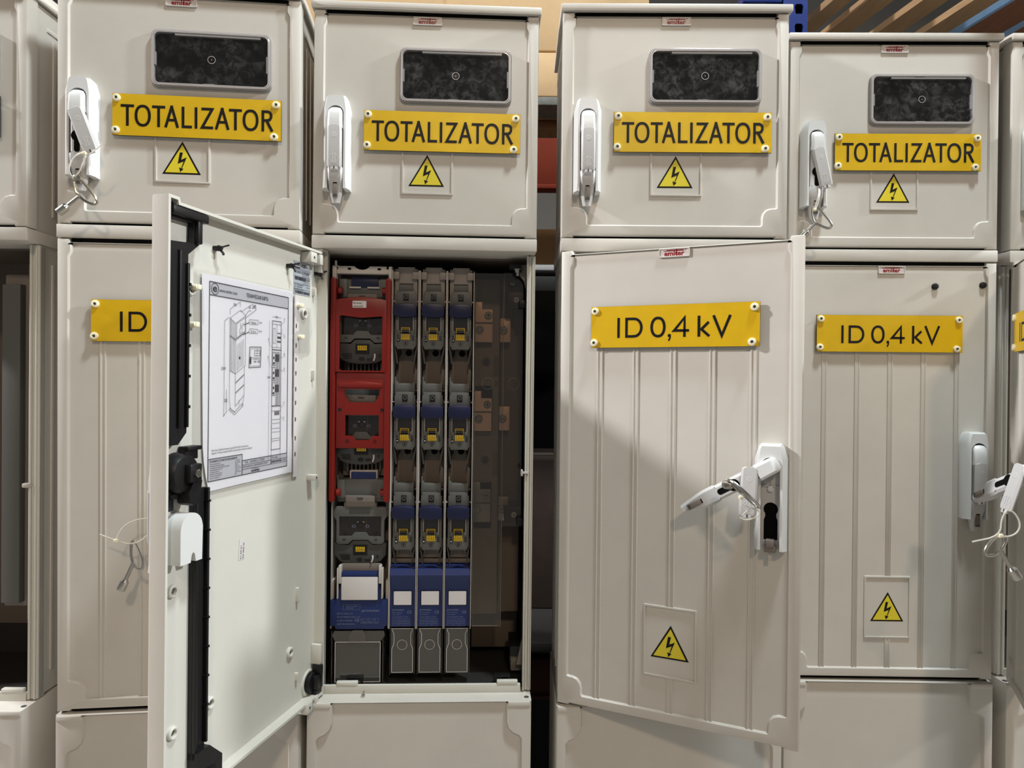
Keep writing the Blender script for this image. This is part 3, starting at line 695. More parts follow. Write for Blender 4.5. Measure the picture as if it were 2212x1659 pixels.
# printed sheet in its clear sleeve, taped to the door
def doc_base():
    t = thing('technical_sheet', 'printed technical data sheet in a clear sleeve taped inside the open door', 'document')
    t.matrix_world = DOORC.matrix_world @ Matrix.Translation((.199, S0, -.006)); return t
DOC = doc_base()
def bow(z, u=0): return .0030
def sheet(mb):
    # local x: + = towards free edge (seen left); bowed slightly
    nz = 14
    def xl(z): return .1085 + .003 * sin(z * 8) - (0.012 * max(0, (-.08 - z) / .07) ** 2)
    L = []
    for i in range(nz + 1):
        z = .1505 - .302 * i / nz
        L.append([(-.1100 - (.002 if i > nz - 3 else 0), bow(z), z + .001), (-.04, bow(z), z), (.03, bow(z), z), (xl(z) + .004, bow(z), z - .001)])
    mb.loft(L, 'paper', closed=False)
FY = .0035
def printed(mb):
    y = FY; mb.dir = 1
    def B(x0, x1, z0, z1, m='line', yy=0): mb.box(min(x0, x1), max(x0, x1), y - .0001 - yy, y - yy, min(z0, z1), max(z0, z1), m)
    def ln(pts, t=.0006, cl=False): mb.stroke(pts, t * 1.0, y + .0002, 'line', cl)
    def T(s, x, z, h, wd=None, al='l', b=0.0): mb.text(s, x, z, h, 'line', y + .0003, width=wd, align=al, bold=b, mirror=True)
    XL, XR, ZT, ZB = .1000, -.0960, .1400, -.1385
    B(XL, XR, .1215, ZT, 'band', .0003)
    ln([(XL, ZT), (XR, ZT), (XR, ZB), (XL, ZB)], .0012, True); ln([(XL, .1215), (XR, .1215)], .0012)
    # logo and titles
    mb.stroke(circ(.0885, .1308, .0078, 24), .0009, y + .0002, 'line', True)
    T('e', .0935, .1270, .0105, .0095, b=.02); T('www.emiter.com', .0790, .1280, .0050, .040); T('ТЕХНИЧЕСКАЯ КАРТА', .0170, .1278, .0056, .0560, b=.012)
    # left drawing: the whole cabinet in oblique view
    k = .148 / 1659 * .92
    def g(pts, ox=0, oz=0): return [(.1000 - (a - 90) * .000160 + ox, .1400 - (b - 175 - (a - 90) * .2) * .0001025 + oz) for a, b in pts]
    S = [[(372, 690), (520, 588), (603, 668), (455, 775), (372, 690)], [(372, 690), (372, 1430), (455, 1495), (600, 1400), (603, 668)], [(455, 775), (455, 1495)], [(520, 588), (535, 610)],
         [(385, 705), (385, 1440)], [(400, 715), (400, 1450)], [(420, 735), (420, 1465)], [(438, 755), (438, 1480)], [(370, 930), (455, 1000), (598, 905)], [(370, 945), (455, 1018), (598, 920)],
         [(480, 1075), (480, 1455)], [(503, 1060), (503, 1440)], [(525, 1045), (525, 1420)], [(548, 1025), (548, 1405)], [(570, 1010), (570, 1390)],
         [(470, 775), (595, 700), (598, 895), (470, 985), (470, 775)], [(527, 770), (527, 830), (553, 815), (553, 790), (577, 778)], [(515, 855), (515, 925), (548, 905), (548, 838), (515, 855)],
         [(372, 1430), (372, 1850)], [(455, 1495), (455, 1960)], [(588, 1400), (588, 1830)], [(458, 1620), (585, 1520)], [(458, 1632), (585, 1532)], [(458, 1765), (585, 1670)], [(458, 1777), (585, 1682)],
         [(372, 1850), (390, 1990), (455, 2040)], [(455, 1960), (585, 1830)], [(585, 1830), (560, 1990)], [(365, 1985), (450, 2080), (575, 1975), (565, 1940), (470, 2020), (450, 2045), (380, 1960), (365, 1985)], [(510, 1880), (510, 1960)],
         [(295, 725), (295, 2060)], [(355, 680), (295, 725)], [(372, 640), (372, 562), (516, 468), (516, 540)], [(603, 700), (768, 588)], [(535, 610), (692, 510)], [(603, 660), (640, 603), (685, 605)],
         [(330, 1690), (330, 1990)], [(290, 2060), (345, 1990)],
         [(658, 732), (795, 750), (795, 818), (658, 800), (658, 732)], [(660, 868), (790, 886), (790, 952), (660, 934), (660, 868)]]
    for q in S: ln(g(q), .0005)
    for q in ([(655, 775), (570, 805)], [(655, 912), (565, 945)]): ln(g(q), .0011)
    def P(a, b): return g([(a, b)])[0]
    def TT(s, a, b, h, wd=None): p = P(a, b); T(s, p[0], p[1], h, wd)
    TT('396', 420, 520, .0042, .0068); TT('245', 700, 568, .0060, .0100); TT('10', 650, 570, .0040, .0045); TT('2349', 255, 1400, .0040, .0098); TT('525', 300, 1860, .0045, .0068)
    TT('Totalizator', 675, 787, .0034, .0150); TT('ID 0,4 kV', 683, 925, .0034, .0130); TT('275x70', 806, 800, .0028, .0085); TT('275x70', 803, 930, .0028, .0085)
    p = P(518, 1290); mb.cap([[(p[0] - .0022, p[1]), (p[0] + .0022, p[1]), (p[0], p[1] + .0048)]], y + .0002, 'line')
    # centre drawing: upper compartment
    ln(g([(668, 1135), (850, 1160), (842, 1462), (658, 1440), (668, 1135)]), .0009); ln(g([(683, 1165), (835, 1185), (828, 1440), (675, 1420), (683, 1165)]), .0004)
    ln(g([(745, 1200), (838, 1215), (835, 1290), (742, 1278), (745, 1200)]), .0006); ln(g([(788, 1180), (785, 1285)]), .0005); ln(g([(742, 1240), (838, 1252)]), .0004)
    TT('TOTALIZATOR', 703, 1325, .0034, .0195); ln(g([(735, 1355), (768, 1360), (768, 1375), (735, 1372), (735, 1355)]), .0006); ln(g([(795, 1362), (825, 1366), (825, 1385), (795, 1380), (795, 1362)]), .0006)
    ln(g([(675, 1290), (688, 1290), (688, 1380), (675, 1380), (675, 1290)]), .0014)
    # right drawing: front view with fuse gear
    x0, x1 = -.0510, -.0760; zt = .0980
    ln([(x0, zt), (x1, zt), (x1, -.108), (x0, -.108)], .0009, True); ln([(x0, zt - .046), (x1, zt - .046)], .0012); ln([(x0, zt - .042), (x1, zt - .042)], .0005); ln([(x0 - .001, zt - .005), (x1, zt - .005)], .0005)
    ln([(x0 - .003, zt - .012), (x0 - .008, zt - .012), (x0 - .008, zt - .036), (x0 - .003, zt - .036)], .0005, True); ln([(x0 - .0125, zt - .005), (x0 - .0125, zt - .042)], .0005)
    for a in (-.015, -.020): B(x0 + a, x0 + a - .004, zt - .024, zt - .0275); B(x0 + a, x0 + a - .0035, zt - .031, zt - .034); B(x0 + a, x0 + a - .003, zt - .018, zt - .020)
    for i in range(3):
        z = zt - .050 - .024 * i; ln([(x0 - .002, z), (x0 - .0085, z), (x0 - .0085, z - .021), (x0 - .002, z - .021)], .0008, True); B(x0 - .004, x0 - .0065, z - .007, z - .011); B(x0 - .0035, x0 - .007, z - .016, z - .019)
    for i in range(3):
        xx = x0 - .010 - .0035 * i; ln([(xx, zt - .050), (xx - .003, zt - .050), (xx - .003, -.036), (xx, -.036)], .0005, True)
        for zz in (zt - .053, zt - .077, -.004): B(xx - .0004, xx - .0026, zz, zz - .012)
    ln([(x0 - .0215, zt - .050), (x0 - .0215, -.036)], .0009); ln([(x0, -.038), (x1, -.038)], .0014); ln([(x0, -.046), (x1, -.046)], .0006)
    for i in range(4): B(x0 - .009 - .0035 * i, x0 - .011 - .0035 * i, -.047, -.053)
    for z in (-.060, -.066, -.074, -.080, -.0905, -.094): ln([(x0 - .001, z), (x1 + .001, z)], .0005)
    for u_ in (x0, x1): mb.stroke(circ(u_, -.128, .0013, 10), .0005, y + .0002, 'line', True); ln([(u_, -.108), (u_, -.127)], .0005)
    ln([(x0, -.127), (x1, -.127)], .0008)
    ln([(x0 + .0075, zt), (x0 + .0075, -.128)], .0004); ln([(x0, .1045), (x1, .1045)], .0004); T('396', -.0595, .1032, .0034, .0065); T('2349', x0 + .0130, .006, .0034, .0085)
    for s, x, z in (('1', -.0845, .1010), ('2', -.0845, .0740), ('5', -.0400, .0660), ('8', -.0845, .0440), ('6', -.0390, .0385), ('5', -.0845, .0200), ('4', -.0845, -.0350), ('7', -.0845, -.0600)):
        T(s, x, z, .0036, .0009 if s == '1' else .0022)
    for q in ([(-.0850, .099), (-.0770, .094)], [(-.0850, .072), (-.0770, .084)], [(-.0410, .064), (-.0500, .055)], [(-.0850, .042), (-.0740, .040)], [(-.0400, .037), (-.0500, .022)], [(-.0850, .018), (-.0730, .020)], [(-.0850, -.037), (-.0770, -.042)], [(-.0850, -.062), (-.0770, -.056)]):
        ln([q[0], (q[0][0] - .003, q[0][1])], .0003); ln(q, .0003)
    # note and tables
    T('Drzwi lewe. Wysokość kompletu z paletą 2,75m. Kolki KL montuje sie na', .0930, -.1120 + .015, .0026, .084); T('adaptery. W trakcie dostawy kolki KL z palet wysyla sie razem do obudowy.', .0930, -.1160 + .015, .0026, .094)
    B(XL, .0235, ZB, -.1070 - .001, 'band', .0003); B(.0235, XR, ZB, -.1195 + .003, 'band', .0003)
    ln([(XL, -.1075 + 0), (.0235, -.1075), (.0235, ZB)], .0010); ln([(.0235, -.1170), (XR, -.1170)], .0010); ln([(.0235, -.1240), (XR, -.1240)], .0006); ln([(.0235, -.1305), (XR, -.1305)], .0006); ln([(-.0500, -.1170), (-.0500, -.1305)], .0006)
    T('Основные технические данные:', .0970, -.1118, .0024, .062, b=.012); ln([(.0970, -.1126), (.0350, -.1126)], .0003)
    rows = [('Максимальный ток:', 'до 1250 А'), ('Номинальное напряжение:', 'до 1000 В'), ('Номинальное напряжение изоляции:', '690 В'), ('Номинальная частота:', '50-60 Гц'), ('Степень защиты:', 'IK10, IP 54'), ('Рабочая температура:', '-50+85 С'), ('Соответствие норме:', 'EN 61 439-2'), ('Класс изоляции:', 'II')]
    for i, (a, b_) in enumerate(rows):
        z = -.1160 - .0028 * i; T(a, .0960, z, .0017, len(a) * .00135); T(b_, .0400, z, .0017, len(b_) * .00125)
    T('Тип:   HO/PED-21-772509', .0170, -.1222, .0032, .050); T('ZK2 40x40+2K21 40x80+РЖ6/РКО-772509', .0215, -.1285, .0030, .062); T('№ карты:', -.0540, -.1220, .0030, .016); T('2021/01/15-1/5', -.0520, -.1288, .0034, .040, b=.01)
    T('emiter', .0010, -.1378 + .0012, .0042, .022, b=.02); B(-.0180, .0000, -.1320, -.1315, 'line', -.0002)
def sleeve(mb):
    def zz(z): return bow(z) + .0002
    mb.loft([[(x, .0046 if abs(x) < .115 else .0014, z) for x in (.1290 if z > -.10 else .118, .1140, .0, -.1140, -.1215)] for z in (.153, .08, .0, -.08, -.156)], 'sleeve', closed=False)
def punch_strip(mb):
    hs = [rrect(-.0045 - .1190, -.0005 - .1190, z - .004, z + .004, .0019, 3) for z in (-.122, -.095, -.063, -.035, -.012, .015, .038, .062, .095)]
    mb.prism(rrect(-.1290, -.1150, -.1600, .1460, .001, 1), .0032, .0028, 'white', holes=hs)
d0 = None
def pd(name, fn, label=None, **kw):
    mb = MB(); fn(mb); o = mb.build(name, DOC, **kw)
    if label: o['label'] = label
    return o
pd('paper_sheet', sheet); pd('printing', printed, 'black technical drawing and tables', smooth=0, recalc=False); pd('clear_sleeve', sleeve); pd('punched_strip', punch_strip)
def tape(mb, S_):
    random.seed(8)
    for sx, us in ((1, (.112, .150)), (-1, (-.168, -.116))):
        if sx != S_: continue
        for z0, z1 in ((.052, .128),) if sx > 0 else ((.050, .128),):
            n = 6; L = []
            for i in range(n + 1):
                L.append([(us[0] + (us[1] - us[0]) * i / n, .0020 + random.uniform(0, .004), z0 + (z1 - z0) * j / n + random.uniform(-.003, .003)) for j in range(n + 1)])
            mb.loft(L, 'sleeve', closed=False)
pd('clear_tape', lambda mb: tape(mb, 1), recalc=False); pd('clear_tape', lambda mb: tape(mb, -1), recalc=False)
for u, z in ((.330, .1215), (.333, .0710), (.072, .1240), (.069, .0710)):
    cached('creamclip', 'cream_clip', lambda mb: (mb.cyl((0, 0, 0), (0, 1, 0), .0042, .010, 'rivet', 12, b=.001), mb.box(-.006, .002, .004, .011, -.003, .004, 'rivet', .001)), DOORC, (u, S0, z))

# ------------------------------------------------------------ fuse gear inside the open cabinet (cabinet-local u, depth, height)
def gear(name, label, cat, u, group=None):
    o = thing(name, label, cat, group=group)
    o.matrix_world = CABO['C'].matrix_world @ Matrix.Translation((u, 0, CZ)); return o
def part(name, fn, parent, loc=(0, 0, 0), label=None, key=None, **kw):
    if key and key in _cache: o = place(name, _cache[key], parent, loc)
    else:
        mb = MB(); fn(mb); o = mb.build(name, parent, loc, **kw)
        if key: _cache[key] = o.data
    if label: o['label'] = label
    return o
def n_base(mb):
    m = 'mgrey'
    mb.box(.002, .0478, .105, .200, -.460, .2020, 'liner')
    for x in (0, .0483): mb.box(x, x + .0013, .0470, .150, -.458, .2010, 'lgrey', .0004)
    mb.prism([(.004, .1350), (.010, .1350), (.012, .178), (.0375, .178), (.0395, .135), (.0455, .135), (.0455, .2050), (.0405, .2050), (.0405, .2085), (.0095, .2085), (.0095, .2050), (.004, .2050)][::-1], .058, .090, 'head', b=.0015)
    mb.box(.0015, .0130, .050, .060, .1850, .1990, 'head', .002); mb.box(.0360, .0480, .050, .060, .1850, .1990, 'head', .002)
    for zc in (.128, -.058):
        z = zc - .090
        mb.prism([(.004, z - .055), (.0455, z - .055), (.0455, z - .020), (.0410, z - .016), (.0400, z + .006), (.0370, z + .010), (.0370, z + .030), (.0130, z + .030), (.0130, z + .010), (.0095, z + .006), (.0085, z - .016), (.004, z - .020)], .092, .106, 'mgrey', b=.001)
        mb.box(.0120, .0380, .0910, .0922, z - .052, z - .004, 'liner'); mb.cyl((.0275, .0920, z + .0130), (0, -1, 0), .0060, .0012, 'void', 20)
        mb.box(.0030, .0465, .080, .094, z - .0595, z - .0560, 'mgrey', .001)
    mb.box(.0080, .0420, .0750, .0850, -.3330, -.3080, 'mgrey', .001)
    for x in (.012, .037): mb.box(x, x + .0008, .070, .076, -.325, -.300, 'lgrey')
    mb.box(.002, .0475, .070, .085, -.3420, -.3345, 'mgrey', .001)
def n_cover(mb):
    """one fuse carrier, origin at the middle of its blue grip"""
    g = 'grey'
    mb.box(-.0175, .0175, .064, .088, .026, .052, g, .002); mb.prism([(-.0175, .036), (.0175, .036), (.0175, .0545), (.0145, .0545), (.0135, .0500), (-.0125, .0500), (-.0150, .0560), (-.0175, .0560)], .062, .070, g, b=.001)
    mb.box(-.0195, -.0170, .062, .072, .030, .064, g, .001)
    mb.prism([(-.0190, .010), (.0190, .010), (.0190, .0300), (.0170, .0300), (.0170, .0360), (-.0170, .0360), (-.0170, .0300), (-.0190, .0300)], .0560, .0640, g, b=.001)
    mb.box(-.0050, .0050, .0552, .0562, .0180, .0310, 'black', .0004); mb.lathe((0, .0555, .0250), (0, -1, 0), [(.0042, 0), (.0040, .0012), (.0022, .0012), (.0018, .0002)], 'greyd', 14)
    mb.stroke(circ(-.0125, .0255, .0022, 12), .0004, .0556, 'wprint', True); mb.stroke([(.0105, .0270), (.0145, .0270), (.0125, .0232)], .0004, .0556, 'wprint', True)
    mb.box(-.0225, .0225, .0700, .0800, .0130, .0220, 'black', .001); mb.box(-.0235, -.0205, .060, .066, .0160, .0185, 'lgrey', .0006); mb.box(.0205, .0235, .060, .066, .0160, .0185, 'lgrey', .0006)
def n_grip(mb):
    P = [(-.0205, .0085), (-.0150, .0115), (0, .0132), (.0150, .0115), (.0205, .0085), (.0205, -.0095), (.0150, -.0118), (0, -.0132), (-.0150, -.0118), (-.0205, -.0095)][::-1]
    mb.prism(P, .0450, .0640, 'darkblue', b=.0014)
def n_face(mb):
    g = 'grey'
    P = [(-.0198, -.0100), (-.0198, -.0640), (-.0150, -.0715), (-.0050, -.0705), (.0050, -.0705), (.0150, -.0715), (.0198, -.0640), (.0198, -.0100), (.0150, -.0100), (.0150, -.0420), (-.0150, -.0420), (-.0150, -.0100)]
    mb.prism(P, .0560, .0760, g, b=.0014)
    for sx in (-1, 1):
        mb.prism([(sx * .0198, -.050), (sx * .0198, -.066), (sx * .0165, -.078), (sx * .0140, -.098), (sx * .0165, -.098), (sx * .0215, -.066), (sx * .0215, -.05)], .062, .078, 'greyd')
        mb.prism(rrect(sx * .0125 - .0030, sx * .0125 + .0030, -.0430, -.0370, .0008, 2), .0545, .0560, g, b=.0003)
    for z in (-.0480, -.0515, -.0550):
        mb.box(.0115, .0158, .0553, .0562, z, z + .0016, 'black')
    mb.box(-.0158, -.0118, .0553, .0562, -.0478, -.0462, 'black'); mb.box(-.0150, -.0110, .0550, .0562, -.0580, -.0500, 'black', .0004)
    mb.lathe((-.0130, .0552, -.0545), (0, -1, 0), [(.0011, 0), (.0011, .003), (.0004, .004)], 'white', 8)
    mb.stroke(circ(.0002, -.0610, .0039, 18), .0006, .0558, 'black', True); mb.prism(rrect(-.0008, .0012, -.0632, -.0588, .0009, 2), .0553, .0562, 'black')
def n_latch(mb):
    for i in range(5): mb.box(-.0078 + .0032 * i, -.0054 + .0032 * i, .0530, .0560, -.0510, -.0436, 'yel', .0004)
    mb.box(-.0082, .0082, .0538, .0570, -.0540, -.0500, 'yel', .0005)
    mb.stroke([(-.0075, -.0415), (-.0075, -.0318), (.0075, -.0318), (.0075, -.0415)], .0012, .0550, 'yel'); mb.stroke([(-.0075, -.0345), (.0075, -.0345)], .0009, .0550, 'yel')
def n_glass(mb):
    mb.box(-.0150, .0150, .0570, .0900, -.0400, -.0090, 'smoke'); mb.box(-.0150, .0150, .091, .093, -.042, -.009, 'black')
    mb.box(-.0165, .0165, .0548, .0575, -.0395, -.0375, 'clearp')
    for x in (-.0145, .0135): mb.box(x, x + .001, .056, .0575, -.038, -.012, 'lgrey')
def n_block(mb):
    P = [(.0465, -.3435), (.002, -.3435)]
    pr = [(.0620, -.3430), (.0500, -.3480), (.0465, -.3590), (.0520, -.3720), (.0560, -.3900), (.0560, -.4560), (.0900, -.4560), (.0900, -.3430)]
    L = [[(x, y, z) for y, z in pr] for x in (.0018, .0477)]
    mb.loft(L, 'blue'); [mb.add(l, [tuple(range(8))], 'blue') for l in L]
    mb.prism([(.002, -.3440), (.0475, -.3440), (.0475, -.3480), (.0300, -.3440), (.0250, -.3425), (.0200, -.3440), (.002, -.3500)][::-1], .0520, .06, 'darkblue')
    mb.prism(rrect(.0070, .0425, -.4170, -.3890, .001, 1), .0545, .0562, 'darkblue', b=.0004)
    y = .0557
    T = lambda s, x, z, h, wd: mb.text(s, x, z, h, 'wprint', y, width=wd)
    T('pronutec', .0060, -.4265, .0034, .0210); T('CE', .0335, -.4320, .0052, .0080); T('BTVC-DIN 00', .0060, -.4310, .0018, .0180); T('160 A 690 V', .0060, -.4350, .0018, .0160); T('IEC/EN 60947-3  IP20', .0060, -.4395, .0018, .0290)
    for z in (-.4420, -.4470, -.4520, -.4555): mb.box(.0060, .0390, y - .0001, y, z, z + .0003, 'wprint')
    for x in (.0060, .0170, .0280, .0388): mb.box(x, x + .0003, y - .0001, y, -.4555, -.4420, 'wprint')
    for i in range(3): T('In Ue kA', .007 + .011 * i, -.4455 - .0000, .0016, .008); T('160 400', .007 + .011 * i, -.4505, .0016, .008)
def n_shield(mb):
    for sx in (0.0018, .0470): mb.box(sx, sx + .0008, .056, .075, -.545, -.458, 'clearp')
    mb.box(.0040, .0455, .0565, .0575, -.5430, -.4600, 'clearp')
    mb.stroke([(.0055, -.5400), (.0055, -.4980), (.0095, -.4880), (.0095, -.4700), (.0060, -.4620)], .0008, .0560, 'badge'); mb.stroke([(.0440, -.5400), (.0440, -.4980), (.0400, -.4880), (.0400, -.4700), (.0435, -.4620)], .0008, .0560, 'badge'); mb.stroke([(.0055, -.5410), (.0440, -.5410)], .0008, .0560, 'badge'); mb.stroke([(.004, -.4600), (.0455, -.4600)], .0008, .056, 'badge')
    mb.stroke(circ(.0245, -.4900, .0090, 22), .0005, .0560, 'badge', True)
NL = ['narrow three-pole fuse switch strip with blue grips, next to the red-framed one', 'narrow three-pole fuse switch strip with blue grips, middle one of three', 'narrow three-pole fuse switch strip with blue grips, nearest the copper bars']
for i, u in enumerate((.1352, .1858, .2362)):
    t = gear('fuse_switch_strip', NL[i], 'fuse switch', u, 'narrow fuse switch strips in the open cabinet')
    part('strip_housing', n_base, t, key='nb')
    for zc in (.128, -.058, -.244):
        cc = part('fuse_carrier', n_cover, t, (.0247, 0, zc), key='nc')
        part('blue_grip', n_grip, cc, key='ng'); part('carrier_face', n_face, cc, key='nf'); part('yellow_latch', n_latch, cc, key='nl'); part('carrier_window', n_glass, cc, key='nw', recalc=False)
    bl = part('terminal_cover', n_block, t, key='nk', label='blue printed terminal cover'); part('blank_label', lambda mb: mb.prism(rrect(.0085, .0410, -.4155, -.3905, .0006, 1), .0538, .0550, 'white'), bl, key='nwl')
    part('cable_shield', n_shield, t, key='ns', label='clear plastic cable shield', recalc=False)
# the wide one
t = gear('fuse_switch_strip', 'wide fuse switch with bright red frame and transparent covers', 'fuse switch', .0285)
def squash(mb):
    for v in mb.v:
        if v.z < 0: v.z *= .68
def w_base(mb):
    mb.box(.002, .1040, .110, .205, -.460, .2040, 'liner')
    for x in (0.0, .1045): mb.box(x, x + .0015, .0520, .150, -.458, .2080, 'lgrey', .0005)
    P = [(.0060, .1930), (.1005, .1930), (.1005, .2020), (.0960, .2020), (.0960, .2070), (.0660, .2070)] + [(.0520 + .0150 * cos(a), .2110 - .0105 * sin(a)) for a in [radians(18 * i + 25) for i in range(8)]] + [(.0380, .2070), (.0080, .2070), (.0080, .2010), (.0060, .2010)]
    mb.prism(P, .0480, .0600, 'lgrey', b=.001)
    for x in (.0260, .0800): mb.box(x, x + .006, .0474, .0482, .2000, .2035, 'void')
    mb.box(-.0015, .0060, .046, .066, .175, .207, 'lgrey', .001); mb.box(.1005, .1060, .046, .066, .180, .207, 'lgrey', .001)
    mb.box(.0300, .0800, .062, .085, .1700, .1900, 'darkblue', .001); mb.box(.0270, .0480, .0600, .066, .1680, .1710, 'lgrey'); mb.box(.0600, .0820, .0600, .066, .1680, .1710, 'lgrey')
    for z0, z1 in ((.008, .045), (-.172, -.140)):
        for i in range(9): mb.box(.0240 + .0075 * i, .0256 + .0075 * i, .074, .094, z0, z1, 'mgrey', .0004)
        mb.box(.0130, .0900, .092, .110, z0 - .01, z1, 'mgrey', .001)
    mb.box(.0300, .0810, .068, .092, -.1890, -.1690, 'lgrey', .001); mb.box(.0325, .0785, .0665, .0690, -.1870, -.1715, 'blue', .001)
    for sx in (0, .1000): mb.box(sx, sx + .005, .056, .080, -.418, -.370, 'lgrey', .001)
def w_cover(mb):
    """origin: centre of the window"""
    g = 'grey'
    mb.box(-.0440, .0440, .0640, .0900, .0430, .0860, g, .003); mb.prism([(-.0440, .0500), (.0440, .0500), (.0440, .0850), (.0300, .0850), (.0300, .0560), (-.0300, .0560), (-.0300, .0850), (-.0440, .0850)], .0620, .0680, g, b=.001)
    mb.box(-.0445, -.0415, .062, .070, .080, .094, g, .001)
    P = [(-.0300, .0350), (-.0460, .0350), (-.0500, .0200), (-.0440, .0100), (-.0440, -.0440), (-.0400, -.0490), (-.0220, -.0490), (-.0140, -.0380), (.0140, -.0380), (.0220, -.0490), (.0400, -.0490), (.0440, -.0440), (.0440, .0100), (.0500, .0200), (.0460, .0350), (.0300, .0350), (.0300, .0430), (-.0300, .0430)]
    hole = [(-.0385, -.0280), (-.0160, -.0280), (-.0110, -.0180), (.0110, -.0180), (.0160, -.0280), (.0385, -.0280), (.0385, .0180), (-.0385, .0180)]
    mb.prism(P, .0560, .0700, g, b=.0015, holes=[hole])
    mb.prism(rrect(-.0265, .0265, .0360, .0560, .0015, 2), .0545, .0580, 'mgrey', b=.0006); mb.box(-.0255, .0255, .0540, .0547, .0370, .0455, 'liner'); mb.box(-.0060, .0050, .0536, .0547, .0495, .0530, 'greyd'); mb.stroke(circ(-.0110, .0512, .0022, 12), .0005, .0542, 'wprint', True); mb.stroke(circ(.0120, .0512, .0022, 12), .0005, .0542, 'wprint', True)
    mb.box(-.0200, .0180, .0553, .0562, .0240, .0335, 'greyd')
    for sx in (-1, 1): mb.box(sx * .0490 - .002, sx * .0490 + .002, .054, .07, .018, .05, 'clearp')
    # trapezoid and lower bowl
    Q = [(-.0480, -.046), (-.0220, -.052), (-.0140, -.0400), (.0140, -.0400), (.0220, -.052), (.0480, -.046), (.0470, -.080), (.0380, -.0960), (.0250, -.1040), (.0080, -.1070), (-.0080, -.1070), (-.0250, -.1040), (-.0380, -.0960), (-.0470, -.080)]
    mb.prism(Q[::-1], .0600, .0850, 'greyd', b=.002)
    mb.prism([(-.0130, -.0520), (.0130, -.0520), (.0130, -.0800), (-.0130, -.0800)][::-1], .0593, .0602, 'black')
    for i in range(4): mb.box(-.0370 + .001 * i, -.0190, .0590, .0602, -.0800 - .0042 * i, -.0783 - .0042 * i, 'black')
    for i in range(2): mb.box(.0080, .0180, .0590, .0602, -.0930 - .004 * i, -.0912 - .004 * i, 'black'); mb.box(.0300, .0335, .0590, .0602, -.0820 - .005 * i, -.0800 - .005 * i, 'black')
    mb.cyl((-.001, .0600, -.0930), (0, -1, 0), .0055, .0008, 'black', 14); mb.tube([(.0235, .056, -.0790), (.0240, .0545, -.088), (.0215, .056, -.0980)], .0016, 'white', 6)
    squash(mb)
def w_glass(mb):
    mb.cap([[(-.0385, -.0280), (.0385, -.0280), (.0385, .0180), (-.0385, .0180)]], .0610, 'smoke'); mb.box(-.0390, .0390, .080, .088, -.030, .020, 'liner')
    mb.box(.0070, .0095, .074, .079, -.0180, .0175, 'copper')
    for sx in (-1, 1):
        mb.stroke(circ(sx * .0125, -.0020, .0030, 14), .0008, .0606, 'wprint', True); mb.stroke([(sx * .0160, -.0020), (sx * .0250, -.0020)], .0010, .0606, 'black')
        for z in (-.0225, -.0365): mb.stroke(circ(sx * .0290, z, .0022, 8), .0010, .0553, 'black', True)
    mb.stroke(circ(0, .0005, .0055, 16), .0012, .0606, 'black', True); mb.stroke([(-.0060, .0070), (-.0040, .0065)], .0015, .0605, 'white'); mb.stroke([(.0040, .0065), (.0065, .0070)], .0015, .0605, 'white')
    mb.prism([(-.0150, -.0270), (-.0090, -.0170), (.0090, -.0170), (.0150, -.0270)], .0575, .060, 'grey', b=.0006)
    squash(mb)
def w_latch(mb):
    for i in range(5): mb.box(-.0080 + .0035 * i, -.0055 + .0035 * i, .0555, .0590, -.0680, -.0570, 'yel', .0004)
    mb.box(-.0082, .0088, .0560, .0600, -.0700, -.0665, 'yel', .0005)
    squash(mb)
def w_red(mb):
    r = 'redp'
    for sx, s in ((-.0030, 0), (.0957, 0)): mb.prism(rrect(sx, sx + .0100, -.2240, .1850, .0045, 4), .0400, .0560, r, b=.0012)
    for x in (.0085, .0885): mb.cyl((x, .052, -.2080), (1, 0, 0), .0070, .008, r, 18, b=.001); mb.cyl((x, .052, .1620), (1, 0, 0), .0070, .008, r, 18, b=.001)
    # upper window plate
    P = [(.0065, .0130), (.0985, .0130), (.0985, .1440)] + [(.0985 - .092 * i / 8, .1440 + .0050 * sin(pi * i / 8) + .001) for i in range(1, 8)] + [(.0065, .1440)]
    H = [(.0140, .0185), (.0180, .0160), (.0870, .0160), (.0910, .0185), (.0910, .1130), (.0890, .1150), (.0525, .1120), (.0160, .1160), (.0140, .1140)]
    mb.prism(P, .0385, .0440, r, b=.0014, holes=[H])
    P = [(.0080, -.1260), (.0970, -.1260), (.0970, .0130), (.0080, .0130)]
    H1 = [(.0240, -.0180), (.0240, -.0290), (.0320, -.0420), (.0780, -.0420), (.0860, -.0290), (.0860, -.0180)]
    H2 = [(.0250, -.1030), (.0380, -.1030), (.0430, -.1110), (.0690, -.1110), (.0740, -.1030), (.0860, -.1030), (.0860, -.0650), (.0250, -.0650)]
    mb.prism(P, .0430, .0490, r, b=.0014, holes=[H1, H2])
    mb.prism([(.0130, -.0150), (.0920, -.0150), (.0920, -.0070), (.0525, -.0030), (.0130, -.0070)], .0400, .0432, r, b=.0012)
    for x in (.0120, .0890): mb.box(x, x + .006, .0422, .0432, -.0580, -.0530, 'black')
    for x in (.0290, .0790): mb.stroke(circ(x, -.1130, .0025, 10), .0012, .0425, 'black', True)
def w_sticker(mb):
    mb.prism(rrect(.0370, .0620, .1300, .1425, .0012, 3), .0376, .0384, 'white'); mb.text('Nu operati', .0385, .1370, .0032, 'line', .0374, width=.0150, bold=.01); mb.text('sub sarcină', .0385, .1312, .0032, 'line', .0374, width=.0165, bold=.01)
